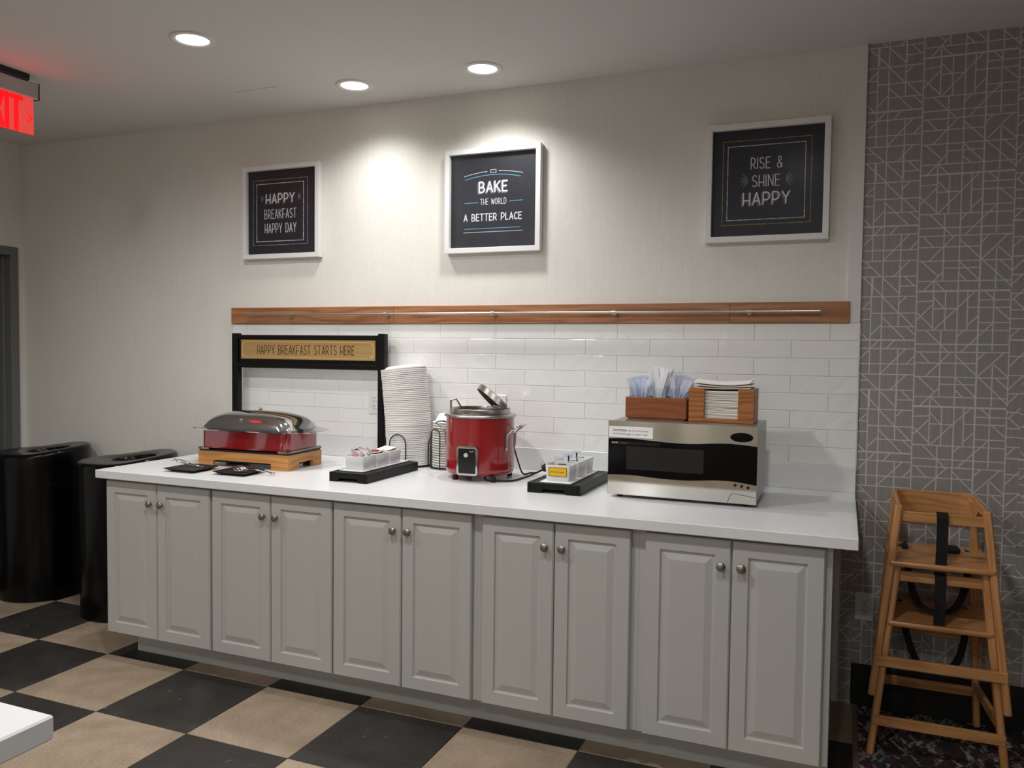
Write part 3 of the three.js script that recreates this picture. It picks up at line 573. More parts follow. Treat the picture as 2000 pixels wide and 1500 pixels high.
// open square cup with wall thickness
const cupGeo = (w, h, d) => { const o = (k, y) => rrect(w * k, d * k, 0.008, y, 3), q = 0.004; return loft([o(0.9, 0), o(0.93, 0.003), o(1, h), rrect(w - q, d - q, 0.007, h + 0.0008, 3), rrect(w * 0.92 - 2 * q, d * 0.92 - 2 * q, 0.006, 0.006, 3)], true, true); };
{
  serviceTray('serving_tray', 'black tray with open white cups of sugar and tea packets', -2.053, -1.868, 0.268, 0.705);
  const liner = thing('tray_liner', 'flat white plate on the black tray under the packet cups', 'plate', [-1.977, TOP + 0.0375, 0.46], 0, 'white plates on the black trays');
  mesh('dish', loft([rrect(0.118, 0.395, 0.008, 0, 3), rrect(0.122, 0.4, 0.01, 0.004, 3), rrect(0.116, 0.394, 0.008, 0.0045, 3)]), M.ceramic, liner);
  const cg = cupGeo(0.094, 0.058, 0.1), base = TOP + 0.042;
  const cups = [[0.589, 'filled with loose sweetener packets'], [0.481, 'filled with red packets'], [0.368, 'filled with pale tea packets']];
  for (const [z, w] of cups) { const c = thing('packet_cup', 'square white cup ' + w, 'cup', [-1.974, base, z], 0, 'white packet cups'); mesh('cup_body', cg, M.ceramic, c); }
  const packet = (w, h) => { const g = new THREE.PlaneGeometry(w, h, 4, 4), p = g.attributes.position; const f = [], b = []; for (let i = 0; i < p.count; i++) { const u = p.getX(i) / w * 2, v = p.getY(i) / h * 2, t = 0.0022 * (1 - u * u) * (1 - v * v) + 0.0003; p.setZ(i, t); } const g2 = g.clone().scale(1, 1, -1); g2.index.array.reverse(); g.computeVertexNormals(); g2.computeVertexNormals(); return merge([g, g2]); };
  const pk = packet(0.046, 0.062), cols = [mat(0xe6e2e2, 0.7), mat(0xd7a6b1, 0.7), mat(0x9a9aa0, 0.7), mat(0xf0eeec, 0.7), mat(0x34343a, 0.7)];
  for (let i = 0; i < 18; i++) {
    const m = tag(mesh('sweetener_packet', pk, cols[[0, 1, 3, 2, 0, 1, 4, 3][i % 8]]), 'small sweetener packet standing in the front white cup', 'packet', 'packets in the front cup');
    m.position.set(-1.974 + rr(-0.022, 0.022), base + 0.043 + rr(0, 0.012), 0.589 - 0.034 + i * 0.004); m.rotation.set(rr(-0.3, 0.3), rr(-0.3, 0.3), rr(-0.6, 0.6));
  }
  const red = [mat(0xa51f2a, 0.6), mat(0xc34350, 0.6), mat(0xd9c7c4, 0.7)];
  for (let i = 0; i < 11; i++) {
    const m = tag(mesh('red_packet', pk, red[i % 5 === 4 ? 2 : i % 2]), 'small red packet lying in the middle white cup', 'packet', 'packets in the middle cup');
    m.position.set(-1.974 + rr(-0.012, 0.012), base + 0.04 + i * 0.0027, 0.481 + rr(-0.02, 0.02)); m.rotation.set(-1.45 + rr(-0.25, 0.25), rr(-0.25, 0.25), 1.57 + rr(-0.4, 0.4));
  }
  const tea = [mat(0xe8e2d8, 0.7), mat(0xd9a878, 0.7), mat(0xede9e4, 0.7)], tk = packet(0.062, 0.072);
  for (let i = 0; i < 9; i++) {
    const m = tag(mesh('tea_packet', tk, tea[i % 3]), 'pale tea packet lying in the rear white cup', 'packet', 'packets in the rear cup');
    m.position.set(-1.974 + rr(-0.008, 0.008), base + 0.044 + i * 0.0027, 0.368 + rr(-0.008, 0.008)); m.rotation.set(-1.5 + rr(-0.15, 0.15), rr(-0.2, 0.2), rr(-0.3, 0.3));
  }
}
{
  serviceTray('serving_tray', 'black tray with lidded white boxes and a yellow label', -1.204, -0.985, 0.165, 0.585);
  const liner = thing('tray_liner', 'flat white plate on the black tray under the lidded boxes', 'plate', [-1.096, TOP + 0.0375, 0.372], 0, 'white plates on the black trays');
  mesh('dish', loft([rrect(0.128, 0.38, 0.008, 0, 3), rrect(0.132, 0.385, 0.01, 0.004, 3), rrect(0.126, 0.379, 0.008, 0.0045, 3)]), M.ceramic, liner);
  const base = TOP + 0.042, g = cupGeo(0.104, 0.062, 0.1);
  [[0.475, 'with a yellow label on its front'], [0.353, 'in the middle of the black tray'], [0.238, 'at the rear of the black tray']].forEach(([z, w], i) => {
    const b = thing('topping_box', 'square white box with a clear hinged lid ' + w, 'box', [-1.1, base, z], 0, 'lidded topping boxes');
    mesh('box_body', g, M.ceramic, b);
    const lid = mesh('lid', merge([loft([rrect(0.1, 0.096, 0.01, 0.063, 4), rrect(0.1, 0.096, 0.01, 0.066, 4), rrect(0.085, 0.075, 0.02, 0.074, 4), rrect(0.05, 0.04, 0.018, 0.078, 4)], false, true), span(-0.046, -0.008, 0.066, 0.084, -0.05, -0.0485, 0.0005)]), M.clear, b, 'clear plastic lid');
    mesh('lid_tab', span(0.0, 0.034, 0.0655, 0.069, 0.036, 0.044, 0.001), M.blackPlastic, lid);
    mesh('filling', loft([rrect(0.088, 0.084, 0.008, 0.03, 3), rrect(0.09, 0.086, 0.008, 0.05, 3), rrect(0.05, 0.04, 0.008, 0.056, 3)]), mat([0xb98a55, 0xe8ddcc, 0xefe9df][i], 0.9), b);
    if (i === 0) {
      const c = canvas(512, 300, (q, W, H) => { q.fillStyle = '#7c3a1c'; q.fillRect(0, 0, W, H); q.fillStyle = '#e6b81f'; q.fillRect(14, 14, W - 28, H - 28); q.strokeStyle = '#b07a1c'; q.lineWidth = 5; q.strokeRect(34, 34, W - 68, H - 68); q.fillStyle = '#5a2a14'; q.font = 'bold 62px sans-serif'; q.textAlign = 'center'; q.textBaseline = 'middle'; q.fillText('Brown Sugar', W / 2, H / 2, W - 130); });
      const lab = mesh('label_card', span(-0.037, 0.041, 0.018, 0.055, 0.0505, 0.0513, 0.0003), mat(0xe6b81f, 0.5), b, 'yellow label reading Brown Sugar');
      const p = mesh('label_print', new THREE.PlaneGeometry(0.077, 0.036), new THREE.MeshPhysicalMaterial({ map: tex(c, { wrap: false }), roughness: 0.4 }), lab); p.position.set(0.002, 0.0365, 0.0516);
    }
  });
  const hookAt = [[0.412, 0.36], [0.305, 0.2]];
  hookAt.forEach(([z, k]) => {
    const s = thing('topping_spoon', 'small dark plastic spoon handle sticking out of a lidded box', 'spoon', [-1.085, base + 0.07, z], 0, 'spoons of the topping boxes');
    mesh('handle', tube([[0, -0.03, 0], [-0.004, 0.0, 0.004], [-0.003, 0.02, 0.006]], 0.0032, 12, 8), M.blackPlastic, s);
    mesh('bowl', new THREE.SphereGeometry(0.009, 12, 8).scale(1, 0.4, 1.3).translate(0, -0.032, 0), M.blackPlastic, s);
  });
}

// ================================================================ WIRE RACK, FOAM PLATES AND BOWLS
{
  const pc = [-1.985, 0.137], bc = [-1.772, 0.135], pr = 0.118, br = 0.088;
  const t = thing('wire_rack', 'black wire rack with tall hoops around the foam plates and bowls', 'rack', [(pc[0] + bc[0]) / 2, TOP, 0.14]);
  const ox = (pc[0] + bc[0]) / 2, oz = 0.14;
  const ring = ([x, z], r) => { const p = []; for (let i = 0; i < 24; i++) { const a = i / 24 * Math.PI * 2; p.push([x - ox + r * Math.cos(a), 0.006, z - oz + r * Math.sin(a)]); } return tube(p, 0.0032, 64, 8, true); };
  mesh('base_ring', ring(pc, 0.1), M.blackIron, t); mesh('base_ring', ring(bc, br), M.blackIron, t);
  const hoop = ([x, z], r, az, w, h) => {
    const cx = x - ox + Math.sin(az) * r, cz = z - oz + Math.cos(az) * r, dx = Math.cos(az) * w / 2, dz = -Math.sin(az) * w / 2, p = [];
    p.push([cx - dx, 0.004, cz - dz], [cx - dx, h * 0.35, cz - dz], [cx - dx, h - w / 2, cz - dz]);
    for (let i = 1; i < 8; i++) { const a = Math.PI * (1 - i / 8); p.push([cx + dx * Math.cos(a), h - w / 2 + Math.sin(a) * w / 2, cz + dz * Math.cos(a)]); }
    p.push([cx + dx, h - w / 2, cz + dz], [cx + dx, h * 0.35, cz + dz], [cx + dx, 0.004, cz + dz]);
    return tube(p, 0.0028, 60, 8, false, 0.3);
  };
  for (const az of [0.0, 1.62]) mesh('hoop', hoop(pc, pr, az, 0.086, az === 1.62 ? 0.145 : 0.158), M.blackIron, t);
  for (const az of [-0.35, 1.3]) mesh('hoop', hoop(bc, br + 0.004, az, 0.06, 0.19), M.blackIron, t);
  // plates: upside down, the stack leaning
  const R = 0.11, plate = lathe([[0.0001, 0.0185], [0.076, 0.0185], [0.08, 0.0175], [0.095, 0.005], [0.104, 0.0066], [0.1085, 0.0071], [R, 0.0062], [R, 0.0004], [0.1085, 0.0], [0.106, 0.0005], [0.092, 0.0025], [0.077, 0.0145], [0.0001, 0.0155]].reverse(), 44);
  const n = 54, step = 0.0085;
  for (let i = 0; i < n; i++) {
    const k = i / (n - 1), m = tag(mesh('foam_plate', plate, M.foam), i === n - 1 ? 'topmost white foam plate on the tall leaning stack' : 'white foam plate inside the tall leaning stack', 'plate', 'tall stack of foam plates');
    m.position.set(pc[0] - 0.037 * k ** 1.4 + rr(-0.0012, 0.0012), TOP + 0.0095 + i * step, pc[1] + rr(-0.0012, 0.0012));
    m.rotation.set(rr(-0.002, 0.002), rr(0, 6), 0.012 + 0.115 * k ** 2 + rr(-0.002, 0.002), 'ZXY');
  }
  const bowl = lathe([[0.0001, 0.043], [0.046, 0.043], [0.052, 0.038], [0.07, 0.006], [0.081, 0.003], [0.0815, 0.0], [0.07, 0.002], [0.049, 0.036], [0.0001, 0.04]].reverse(), 36);
  for (let i = 0; i < 19; i++) {
    const m = tag(mesh('foam_bowl', bowl, M.foam), i === 18 ? 'topmost white foam bowl of the stack behind the red kettle' : 'white foam bowl inside the stack behind the red kettle', 'bowl', 'stack of foam bowls');
    m.position.set(bc[0] + rr(-0.001, 0.001), TOP + 0.0095 + i * 0.0115, bc[1] + rr(-0.001, 0.001)); m.rotation.y = rr(0, 6);
  }
}

// ================================================================ RED SOUP KETTLE
{
  const t = thing('soup_kettle', 'round red soup kettle with steel rim, side handles and black control panel', 'soup kettle', [-1.53, TOP, 0.32]);
  t.scale.set(0.906, 1, 0.906);
  const pol = (r, az, y) => [r * Math.sin(az), y, r * Math.cos(az)];
  mesh('body', lathe([[0.0001, 0.02], [0.146, 0.02], [0.158, 0.024], [0.1645, 0.034], [0.1655, 0.05], [0.1655, 0.268], [0.163, 0.272]], 72), M.red, t, 'glossy red kettle body');
  mesh('rim', lathe([[0.16, 0.268], [0.1735, 0.2705], [0.1755, 0.275], [0.1735, 0.2795], [0.162, 0.283], [0.146, 0.284], [0.1445, 0.281]], 72), M.steel, t, 'rolled steel rim');
  mesh('inset_pot', lathe([[0.0001, 0.1], [0.128, 0.1], [0.1375, 0.115], [0.1395, 0.29], [0.1415, 0.304], [0.146, 0.3055], [0.147, 0.303], [0.1445, 0.3], [0.1435, 0.283]], 64), M.steel, t, 'steel inset pot');
  mesh('soup', lathe([[0.0001, 0.205], [0.1385, 0.205], [0.139, 0.2]], 40), mat(0x7a6247, 0.5), t);
  for (const [x, z] of [[-0.073, 0.122], [0.123, 0.118], [-0.11, -0.11], [0.11, -0.11]]) { const f = mesh('foot', lathe([[0.0001, 0], [0.0125, 0], [0.0135, 0.004], [0.0125, 0.022], [0.0001, 0.022]], 20), M.blackRubber, t); f.position.set(x, 0, z); }
  // control panel in front
  const px = 0.01, pz = 0.1655, bend = (g) => { const p = g.attributes.position; for (let i = 0; i < p.count; i++) { const x = p.getX(i), a = x / 0.1655; const r = p.getZ(i) + 0.1655; p.setXYZ(i, r * Math.sin(a), p.getY(i), r * Math.cos(a)); } g.computeVertexNormals(); return g; };
  const rr2 = (w, h, r, cy, hole) => { const s = new THREE.Shape(), f = (q, W, H, R2) => { q.moveTo(-W / 2 + R2, cy - H / 2); q.lineTo(W / 2 - R2, cy - H / 2); q.absarc(W / 2 - R2, cy - H / 2 + R2, R2, -Math.PI / 2, 0); q.lineTo(W / 2, cy + H / 2 - R2); q.absarc(W / 2 - R2, cy + H / 2 - R2, R2, 0, Math.PI / 2); q.lineTo(-W / 2 + R2, cy + H / 2); q.absarc(-W / 2 + R2, cy + H / 2 - R2, R2, Math.PI / 2, Math.PI); q.lineTo(-W / 2, cy - H / 2 + R2); q.absarc(-W / 2 + R2, cy - H / 2 + R2, R2, Math.PI, Math.PI * 1.5); }; f(s, w, h, r); if (hole) { const q = new THREE.Path(); f(q, ...hole); s.holes.push(q); } return s; };
  const panel = mesh('control_panel', new THREE.ExtrudeGeometry(rr2(0.086, 0.112, 0.008, 0.09), { depth: 0.011, bevelEnabled: false, curveSegments: 6 }).translate(0, 0, pz - 0.006), M.blackPlastic, t, 'black control panel'); panel.position.x = px; panel.scale.x = 1.1;
  mesh('panel_frame', new THREE.ExtrudeGeometry(rr2(0.096, 0.122, 0.013, 0.09, [0.082, 0.108, 0.006]), { depth: 0.012, bevelEnabled: true, bevelSize: 0.0015, bevelThickness: 0.0015, bevelSegments: 2, curveSegments: 6 }).translate(0, 0, pz - 0.007), M.chrome, panel);
  const dial = mesh('dial', merge([new THREE.CylinderGeometry(0.0085, 0.0095, 0.008, 28).rotateX(Math.PI / 2), span(-0.0012, 0.0012, -0.007, 0.007, 0.004, 0.0075, 0.0005)]), mat(0xcfcfcf, 0.35), panel, 'pale round dial'); dial.position.set(-0.004, 0.114, pz + 0.0085);
  const c = canvas(256, 320, (g, W, H) => { g.fillStyle = '#08080a'; g.fillRect(0, 0, W, H); g.strokeStyle = '#b9b9bd'; g.lineWidth = 7; g.beginPath(); g.moveTo(162, 34); g.quadraticCurveTo(190, 52, 226, 30); g.stroke(); g.fillStyle = '#77777c'; for (const [a, b] of [[36, 218], [36, 230]]) g.fillRect(a - 7, b - 1, 16, 2); g.fillRect(35, 210, 2, 22); g.strokeStyle = '#2b2b30'; g.lineWidth = 2; g.strokeRect(20, 190, 150, 70); });
  const face = mesh('panel_print', new THREE.PlaneGeometry(0.081, 0.107), new THREE.MeshPhysicalMaterial({ map: tex(c, { wrap: false }), roughness: 0.25 }), panel); face.position.set(0, 0.09, pz + 0.0053);
  // handles
  for (const s of [-1, 1]) {
    const h = mesh('handle', tube([pol(0.17, s * 1.25, 0.14), pol(0.172, s * 1.25, 0.188), pol(0.182, s * 1.27, 0.207), pol(0.205, s * 1.33, 0.226), pol(0.224, s * 1.42, 0.236), pol(0.226, s * 1.57, 0.237), pol(0.224, s * 1.72, 0.236), pol(0.205, s * 1.81, 0.226), pol(0.182, s * 1.87, 0.207), pol(0.172, s * 1.89, 0.188), pol(0.17, s * 1.89, 0.14)], 0.0045, 60, 10), M.chrome, t, 'bent steel handle');
    for (const az of [1.25, 1.89]) { const st = mesh('mount', cbox(0.014, 0.068, 0.005, 0, 0, 0, 0.001), M.chrome, h); st.position.set(...pol(0.1675, s * az, 0.163)); st.rotation.y = s * az; }
  }
  // hinged half lid, tilted up
  const half = (r, y) => { const p = []; for (let i = 0; i <= 20; i++) { const a = Math.PI / 2 + i / 20 * Math.PI; p.push([r * Math.cos(a), y, r * Math.sin(a)]); } return p.reverse(); };
  const lid = mesh('lid', loft([half(0.131, 0), half(0.133, 0.001), half(0.134, 0.026), half(0.128, 0.03), half(0.05, 0.036), half(0.012, 0.037)], false, true), M.steel, t, 'steel hinged lid, tilted open');
  lid.position.set(0.075, 0.303, -0.035); lid.rotation.set(0.0, 0.62, -0.72, 'YXZ');
  mesh('hinge', rod([0.0, 0.008, -0.11], [0.0, 0.008, 0.11], 0.006, 12), M.steel, lid);
  const cord = mesh('power_cord', tube([[0.06, 0.025, 0.06], [0.08, 0.007, 0.112], [0.137, 0.0055, 0.106], [0.2, 0.0055, 0.07], [0.215, 0.0055, -0.05], [0.222, 0.008, -0.15], [0.25, 0.022, -0.2], [0.262, 0.035, -0.195]], 0.0042, 70, 8), M.blackRubber, t, 'black power cord');
  const loopc = mesh('power_cord', tube([[0.14, 0.13, -0.09], [0.155, 0.06, -0.115], [0.17, 0.008, -0.14], [0.19, 0.0055, -0.19], [0.225, 0.0075, -0.2]], 0.0038, 40, 8), M.blackRubber, t, 'black power cord');
  const plug = mesh('plug', merge([cbox(0.03, 0.026, 0.036, 0, 0, 0, 0.006), rod([0, 0, 0.018], [0, -0.004, 0.045], 0.006, 10), cbox(0.002, 0.02, 0.007, -0.007, 0.021, 0, 0.0004), cbox(0.002, 0.02, 0.007, 0.007, 0.021, 0, 0.0004)]), M.blackRubber, cord, 'black plug with bare prongs');
  plug.position.set(0.272, 0.036, -0.175); plug.rotation.set(0.15, 0.5, 0.45);
  // ladle
  const l = thing('ladle', 'steel ladle with a hooked handle standing in the red soup kettle', 'ladle', [-1.53, TOP, 0.32]);
  l.scale.set(0.906, 1, 0.906);
  mesh('handle', merge([rod([-0.01, 0.2, 0.02], [-0.104, 0.345, 0.058], 0.0038), rod([-0.104, 0.345, 0.058], [-0.128, 0.338, 0.068], 0.004), span(-0.1325, -0.1225, 0.286, 0.342, 0.064, 0.0685, 0.0015)]), M.steel, l);
  mesh('bowl', new THREE.SphereGeometry(0.035, 20, 10, 0, Math.PI * 2, Math.PI / 2, Math.PI / 2).translate(0, 0.2, 0), M.steel, l);
}

// ================================================================ MICROWAVE
{
  const x0 = -0.889, x1 = -0.336, z0 = 0.18, zf = 0.54, y0 = 0.886, y1 = 1.1705, cx = (x0 + x1) / 2;
  const t = thing('microwave', 'stainless steel microwave with wavy black door glass and a caution note', 'microwave', [cx, TOP, (z0 + zf) / 2]);
  const X = (v) => v - cx, Y = (v) => v - TOP, Z = (v) => v - (z0 + zf) / 2;
  mesh('cabinet', span(X(x0) + 0.002, X(x1) - 0.001, Y(y0) + 0.004, Y(y1) - 0.003, Z(z0), Z(zf) - 0.02, 0.003), mat(0xa9a8a6, 0.35, 0.85), t, 'grey steel case');
  mesh('front_gasket', span(X(x0) + 0.001, X(x1), Y(y0) + 0.001, Y(y1) - 0.001, Z(zf) - 0.02, Z(zf) - 0.014, 0.001), M.blackPlastic, t);
  for (const [x, z] of [[x0 + 0.04, zf - 0.04], [x1 - 0.04, zf - 0.04], [x0 + 0.04, z0 + 0.04], [x1 - 0.04, z0 + 0.04]]) { const f = mesh('foot', new THREE.CylinderGeometry(0.013, 0.011, Y(y0) + 0.005, 16).translate(0, (Y(y0) + 0.005) / 2, 0), M.blackRubber, t); f.position.set(X(x), 0, Z(z)); }
  const wave = (pts) => { const c = new THREE.SplineCurve(pts.map(([a, b]) => new THREE.Vector2(X(a), Y(b)))); return c.getPoints(40).map((p) => [p.x, p.y]); };
  const top = wave([[x0, 1.1], [-0.8, 1.1035], [-0.726, 1.0985], [-0.629, 1.0945], [-0.558, 1.0955], [-0.489, 1.101], [-0.42, 1.103], [x1, 1.097]]);
  const bot = wave([[x0, 0.9605], [-0.797, 0.9635], [-0.699, 0.9585], [-0.602, 0.957], [-0.532, 0.9615], [-0.486, 0.9655], [-0.417, 0.966], [x1, 0.9565]]);
  const steelB = mat(0xd6d4d0, 0.08, 1);
  const zz = Z(zf) - 0.014;
  mesh('upper_panel', flatShape([...top, [X(x1), Y(y1)], [X(x0), Y(y1)]], 0.014, zz, 0.0012), steelB, t, 'brushed steel upper band');
  const lower = mesh('lower_panel', flatShape([[X(x0), Y(y0)], [X(x1), Y(y0)], ...bot.slice().reverse()], 0.014, zz, 0.0012), steelB, t, 'brushed steel lower band');
  const glass = mesh('door_glass', flatShape([...bot, ...top.slice().reverse()], 0.0125, zz, 0.0006), M.gloss, t, 'black door glass with wavy edges');
  const win = mesh('window', flatShape([[X(-0.817), Y(0.986)], [X(-0.526), Y(0.986)], [X(-0.526), Y(1.074)], [X(-0.817), Y(1.074)]], 0.0006, zz + 0.0124), mat(0x17181a, 0.22), glass, 'dark grey window');
  const dsp = mesh('display', new THREE.CylinderGeometry(1, 1, 0.003, 40).rotateX(Math.PI / 2).scale(0.0405, 0.0172, 1), M.gloss, t, 'oval black display'); dsp.position.set(X(-0.3915), Y(1.1285), zz + 0.0145);
  for (const [x, y] of [[-0.411, 0.9535], [-0.388, 0.951], [-0.3655, 0.947]]) { const b = mesh('button', new THREE.CylinderGeometry(0.0055, 0.0058, 0.003, 20).rotateX(Math.PI / 2), M.blackPlastic, t); b.position.set(X(x), Y(y), zz + 0.015); }
  mesh('latch_seam', tube([[X(-0.437), Y(0.888), zz + 0.0136], [X(-0.4315), Y(0.905), zz + 0.0136], [X(-0.427), Y(0.916), zz + 0.0136], [X(-0.416), Y(0.9215), zz + 0.0136], [X(-0.385), Y(0.919), zz + 0.0136], [X(-0.338), Y(0.912), zz + 0.0136]], 0.0011, 40, 6), M.blackPlastic, t);
  const c1 = canvas(1024, 64, (g, W, H) => { g.fillStyle = '#060608'; g.fillRect(0, 0, W, H); g.fillStyle = '#c9c9cd'; g.font = 'bold 44px sans-serif'; g.textBaseline = 'middle'; g.fillText('SHARP', 20, 34); g.fillStyle = '#9c9ca2'; g.font = 'italic 34px sans-serif'; g.fillText('Carousel', 214, 36); });
  const br = mesh('brand_print', new THREE.PlaneGeometry(0.19, 0.011), new THREE.MeshPhysicalMaterial({ map: tex(c1, { wrap: false }), roughness: 0.15 }), glass); br.position.set(X(-0.784), Y(1.086), zz + 0.0128);
  const c2 = canvas(900, 240, (g, W, H) => { g.fillStyle = '#efeff0'; g.fillRect(0, 0, W, H); g.fillStyle = '#15151c'; g.textBaseline = 'middle'; g.font = 'bold 66px sans-serif'; g.fillText('CAUTION:', 80, 88, 300); g.font = '60px sans-serif'; g.fillText('do not microwave', 400, 88, 410); g.font = '60px sans-serif'; g.fillText('hardboiled eggs or paper cups.', 80, 162, 730); });
  const note = mesh('caution_note', new THREE.BoxGeometry(0.17, 0.042, 0.0006), mat(0xefeff0, 0.6), t, 'white paper note reading CAUTION: do not microwave hardboiled eggs or paper cups'); note.position.set(X(-0.801), Y(1.128), zz + 0.0146);
  const np = mesh('note_print', new THREE.PlaneGeometry(0.17, 0.042), new THREE.MeshPhysicalMaterial({ map: tex(c2, { wrap: false }), roughness: 0.6 }), note); np.position.z = 0.0005;
}

// ================================================================ CUTLERY BOX AND NAPKINS ON THE MICROWAVE
{
  const Y0 = 1.1678, x0 = -0.856, x1 = -0.614, z1 = 0.415, z0 = 0.27, cx = (x0 + x1) / 2, cz = (z0 + z1) / 2;
  const t = thing('cutlery_box', 'dark brown wooden box with clear bins of wrapped plastic cutlery', 'box', [cx, Y0, cz]);
  const w = x1 - x0, d = z1 - z0, h = 0.082;
  mesh('base_board', metric(span(-w / 2 + 0.008, w / 2 - 0.008, 0, 0.012, -d / 2 + 0.006, d / 2 - 0.006, 0.001)), M.boxWood, t);
  for (const s of [-1, 1]) mesh('long_side', metric(span(-w / 2, w / 2, 0.006, h + 0.006, s > 0 ? d / 2 - 0.01 : -d / 2, s > 0 ? d / 2 : -d / 2 + 0.01, 0.003), 'x', s), M.boxWood, t);
  for (const s of [-1, 1]) mesh('short_side', metric(span(s > 0 ? w / 2 - 0.01 : -w / 2, s > 0 ? w / 2 : -w / 2 + 0.01, 0.006, h + 0.006, -d / 2 + 0.01, d / 2 - 0.01, 0.003), 'z', s), M.boxWood, t);
  const bw = (w - 0.03) / 3, bx = [-1, 0, 1].map((k) => k * (bw + 0.002));
  for (const b of bx) mesh('clear_bin', merge([span(b - bw / 2, b - bw / 2 + 0.002, 0.014, 0.135, -d / 2 + 0.014, d / 2 - 0.014, 0.0004), span(b + bw / 2 - 0.002, b + bw / 2, 0.014, 0.135, -d / 2 + 0.014, d / 2 - 0.014, 0.0004), span(b - bw / 2, b + bw / 2, 0.014, 0.125, d / 2 - 0.016, d / 2 - 0.014, 0.0004), span(b - bw / 2, b + bw / 2, 0.014, 0.135, -d / 2 + 0.014, -d / 2 + 0.016, 0.0004)]), M.clear, t, 'clear acrylic bin');
  const strip = (L, wide, fork) => flatShape([[-0.004, 0], [0.004, 0], [0.003, L * 0.55], [wide / 2, L * 0.72], [wide / 2, L * (fork ? 1 : 0.94)], [wide * 0.2, L], [-wide * 0.2, L], [-wide / 2, L * (fork ? 1 : 0.94)], [-wide / 2, L * 0.72], [-0.003, L * 0.55]], 0.0018, -0.0009);
  const filmGeo = new THREE.BoxGeometry(0.032, 0.152, 0.003).translate(0, 0.076, 0);
  const sleeveGeo = new THREE.BoxGeometry(0.017, 0.152, 0.0024).translate(0, 0.076, 0);
  const kinds = [['plastic_spoon', 'spoon', strip(0.14, 0.022, false), 'clear wrapped plastic spoon in the bluish bundle of the cutlery box', mat(0xdfe9f8, 0.3), 0.148], ['plastic_knife', 'knife', strip(0.155, 0.013, false), 'white wrapped plastic knife in the middle bundle of the cutlery box', M.plasticWhite, 0.172], ['plastic_fork', 'fork', strip(0.145, 0.02, true), 'wrapped plastic fork in the violet tinted bundle beside the napkins', mat(0xe2e2f0, 0.3), 0.155]];
  kinds.forEach(([name, cat, g, label, m, reach], k) => {
    for (let i = 0; i < (k === 1 ? 22 : 16); i++) {
      const o = thing(name, label, cat, [cx + bx[k] + rr(-0.014, 0.014), Y0 + 0.018, cz - 0.035 + i * (k === 1 ? 0.0033 : 0.0045)], rr(-0.5, 0.5), 'wrapped cutlery: ' + (cat === 'knife' ? 'knives' : cat + 's'));
      mesh('utensil', g, m, o);
      const f = mesh('wrapper', k === 1 ? sleeveGeo : filmGeo, k === 1 ? M.wrapWhite : M.film, o, k === 1 ? 'white paper sleeve' : 'thin clear wrapper'); f.scale.y = reach / 0.152;
      o.rotation.set(rr(-0.08, 0.08), o.rotation.y, (k === 0 ? 0.03 : k === 2 ? -0.16 : 0) + (k === 1 ? ((i * 7) % 22 / 21 - 0.5) * 0.62 : (i / 15 - 0.5) * (i % 2 ? 0.6 : -0.6)), 'ZXY');
      o.position.y += rr(0, 0.008) + (k === 1 ? 0.012 : 0);
    }
  });
  // napkin holder
  const n0 = -0.606, n1 = -0.362, nz1 = 0.42, nz0 = 0.265, nc = (n0 + n1) / 2, nzc = (nz0 + nz1) / 2, W = n1 - n0, D = nz1 - nz0, HH = 0.131;
  const q = thing('napkin_holder', 'light brown wooden napkin holder with open front slot', 'napkin holder', [nc, Y0, nzc]);
  mesh('base_board', metric(span(-W / 2, W / 2, 0, 0.016, -D / 2, D / 2, 0.002), 'x'), M.napWood, q);
  for (const s of [-1, 1]) {
    mesh('side_wall', metric(span(s > 0 ? W / 2 - 0.012 : -W / 2, s > 0 ? W / 2 : -W / 2 + 0.012, 0.016, HH, -D / 2, D / 2 - 0.012, 0.002), 'z', s), M.napWood, q);
    mesh('front_wall', metric(span(s > 0 ? 0.062 : -W / 2, s > 0 ? W / 2 : -0.062, 0.016, HH, D / 2 - 0.012, D / 2, 0.002), 'x', s, 0.4), M.napWood, q);
  }
  mesh('back_wall', metric(span(-W / 2 + 0.012, W / 2 - 0.012, 0.016, HH, -D / 2, -D / 2 + 0.012, 0.002), 'x', 3), M.napWood, q);
  const count = 26, nm = [mat(0xe9e4da, 0.95), mat(0xf0ede6, 0.95), mat(0xe2dccf, 0.95)];
  for (let i = 0; i < count; i++) {
    const topOne = i >= count - 3, k = (i - (count - 3)) / 3;
    const wN = 0.212, dN = 0.125, th = 0.0036, g = new THREE.BoxGeometry(wN, th, dN, 14, 1, 6), p = g.attributes.position, a = rr(-0.0012, 0.0012), b = rr(0, 6);
    for (let v = 0; v < p.count; v++) { const u = p.getX(v) / wN * 2, z = p.getZ(v) / dN * 2; p.setY(v, p.getY(v) + a * Math.sin(u * 3 + b) * (0.5 + 0.5 * z) + (topOne ? (0.005 + 0.006 * k) * (u * u - 0.2) - 0.006 * k * z : -0.0008 * (1 - u * u) * (1 + z))); }
    g.computeVertexNormals();
    const m = tag(mesh('paper_napkin', g, nm[i % 3]), i === count - 1 ? 'topmost curled paper napkin lying above the wooden holder' : 'folded white paper napkin stacked inside the wooden holder', 'napkin', 'stack of paper napkins');
    m.position.set(nc + rr(-0.002, 0.002), Y0 + 0.0185 + i * 0.0046 + (topOne ? 0.006 + 0.016 * k : 0), nzc + 0.0 + rr(-0.002, 0.002)); m.rotation.y = rr(-0.012, 0.012);
  }
}

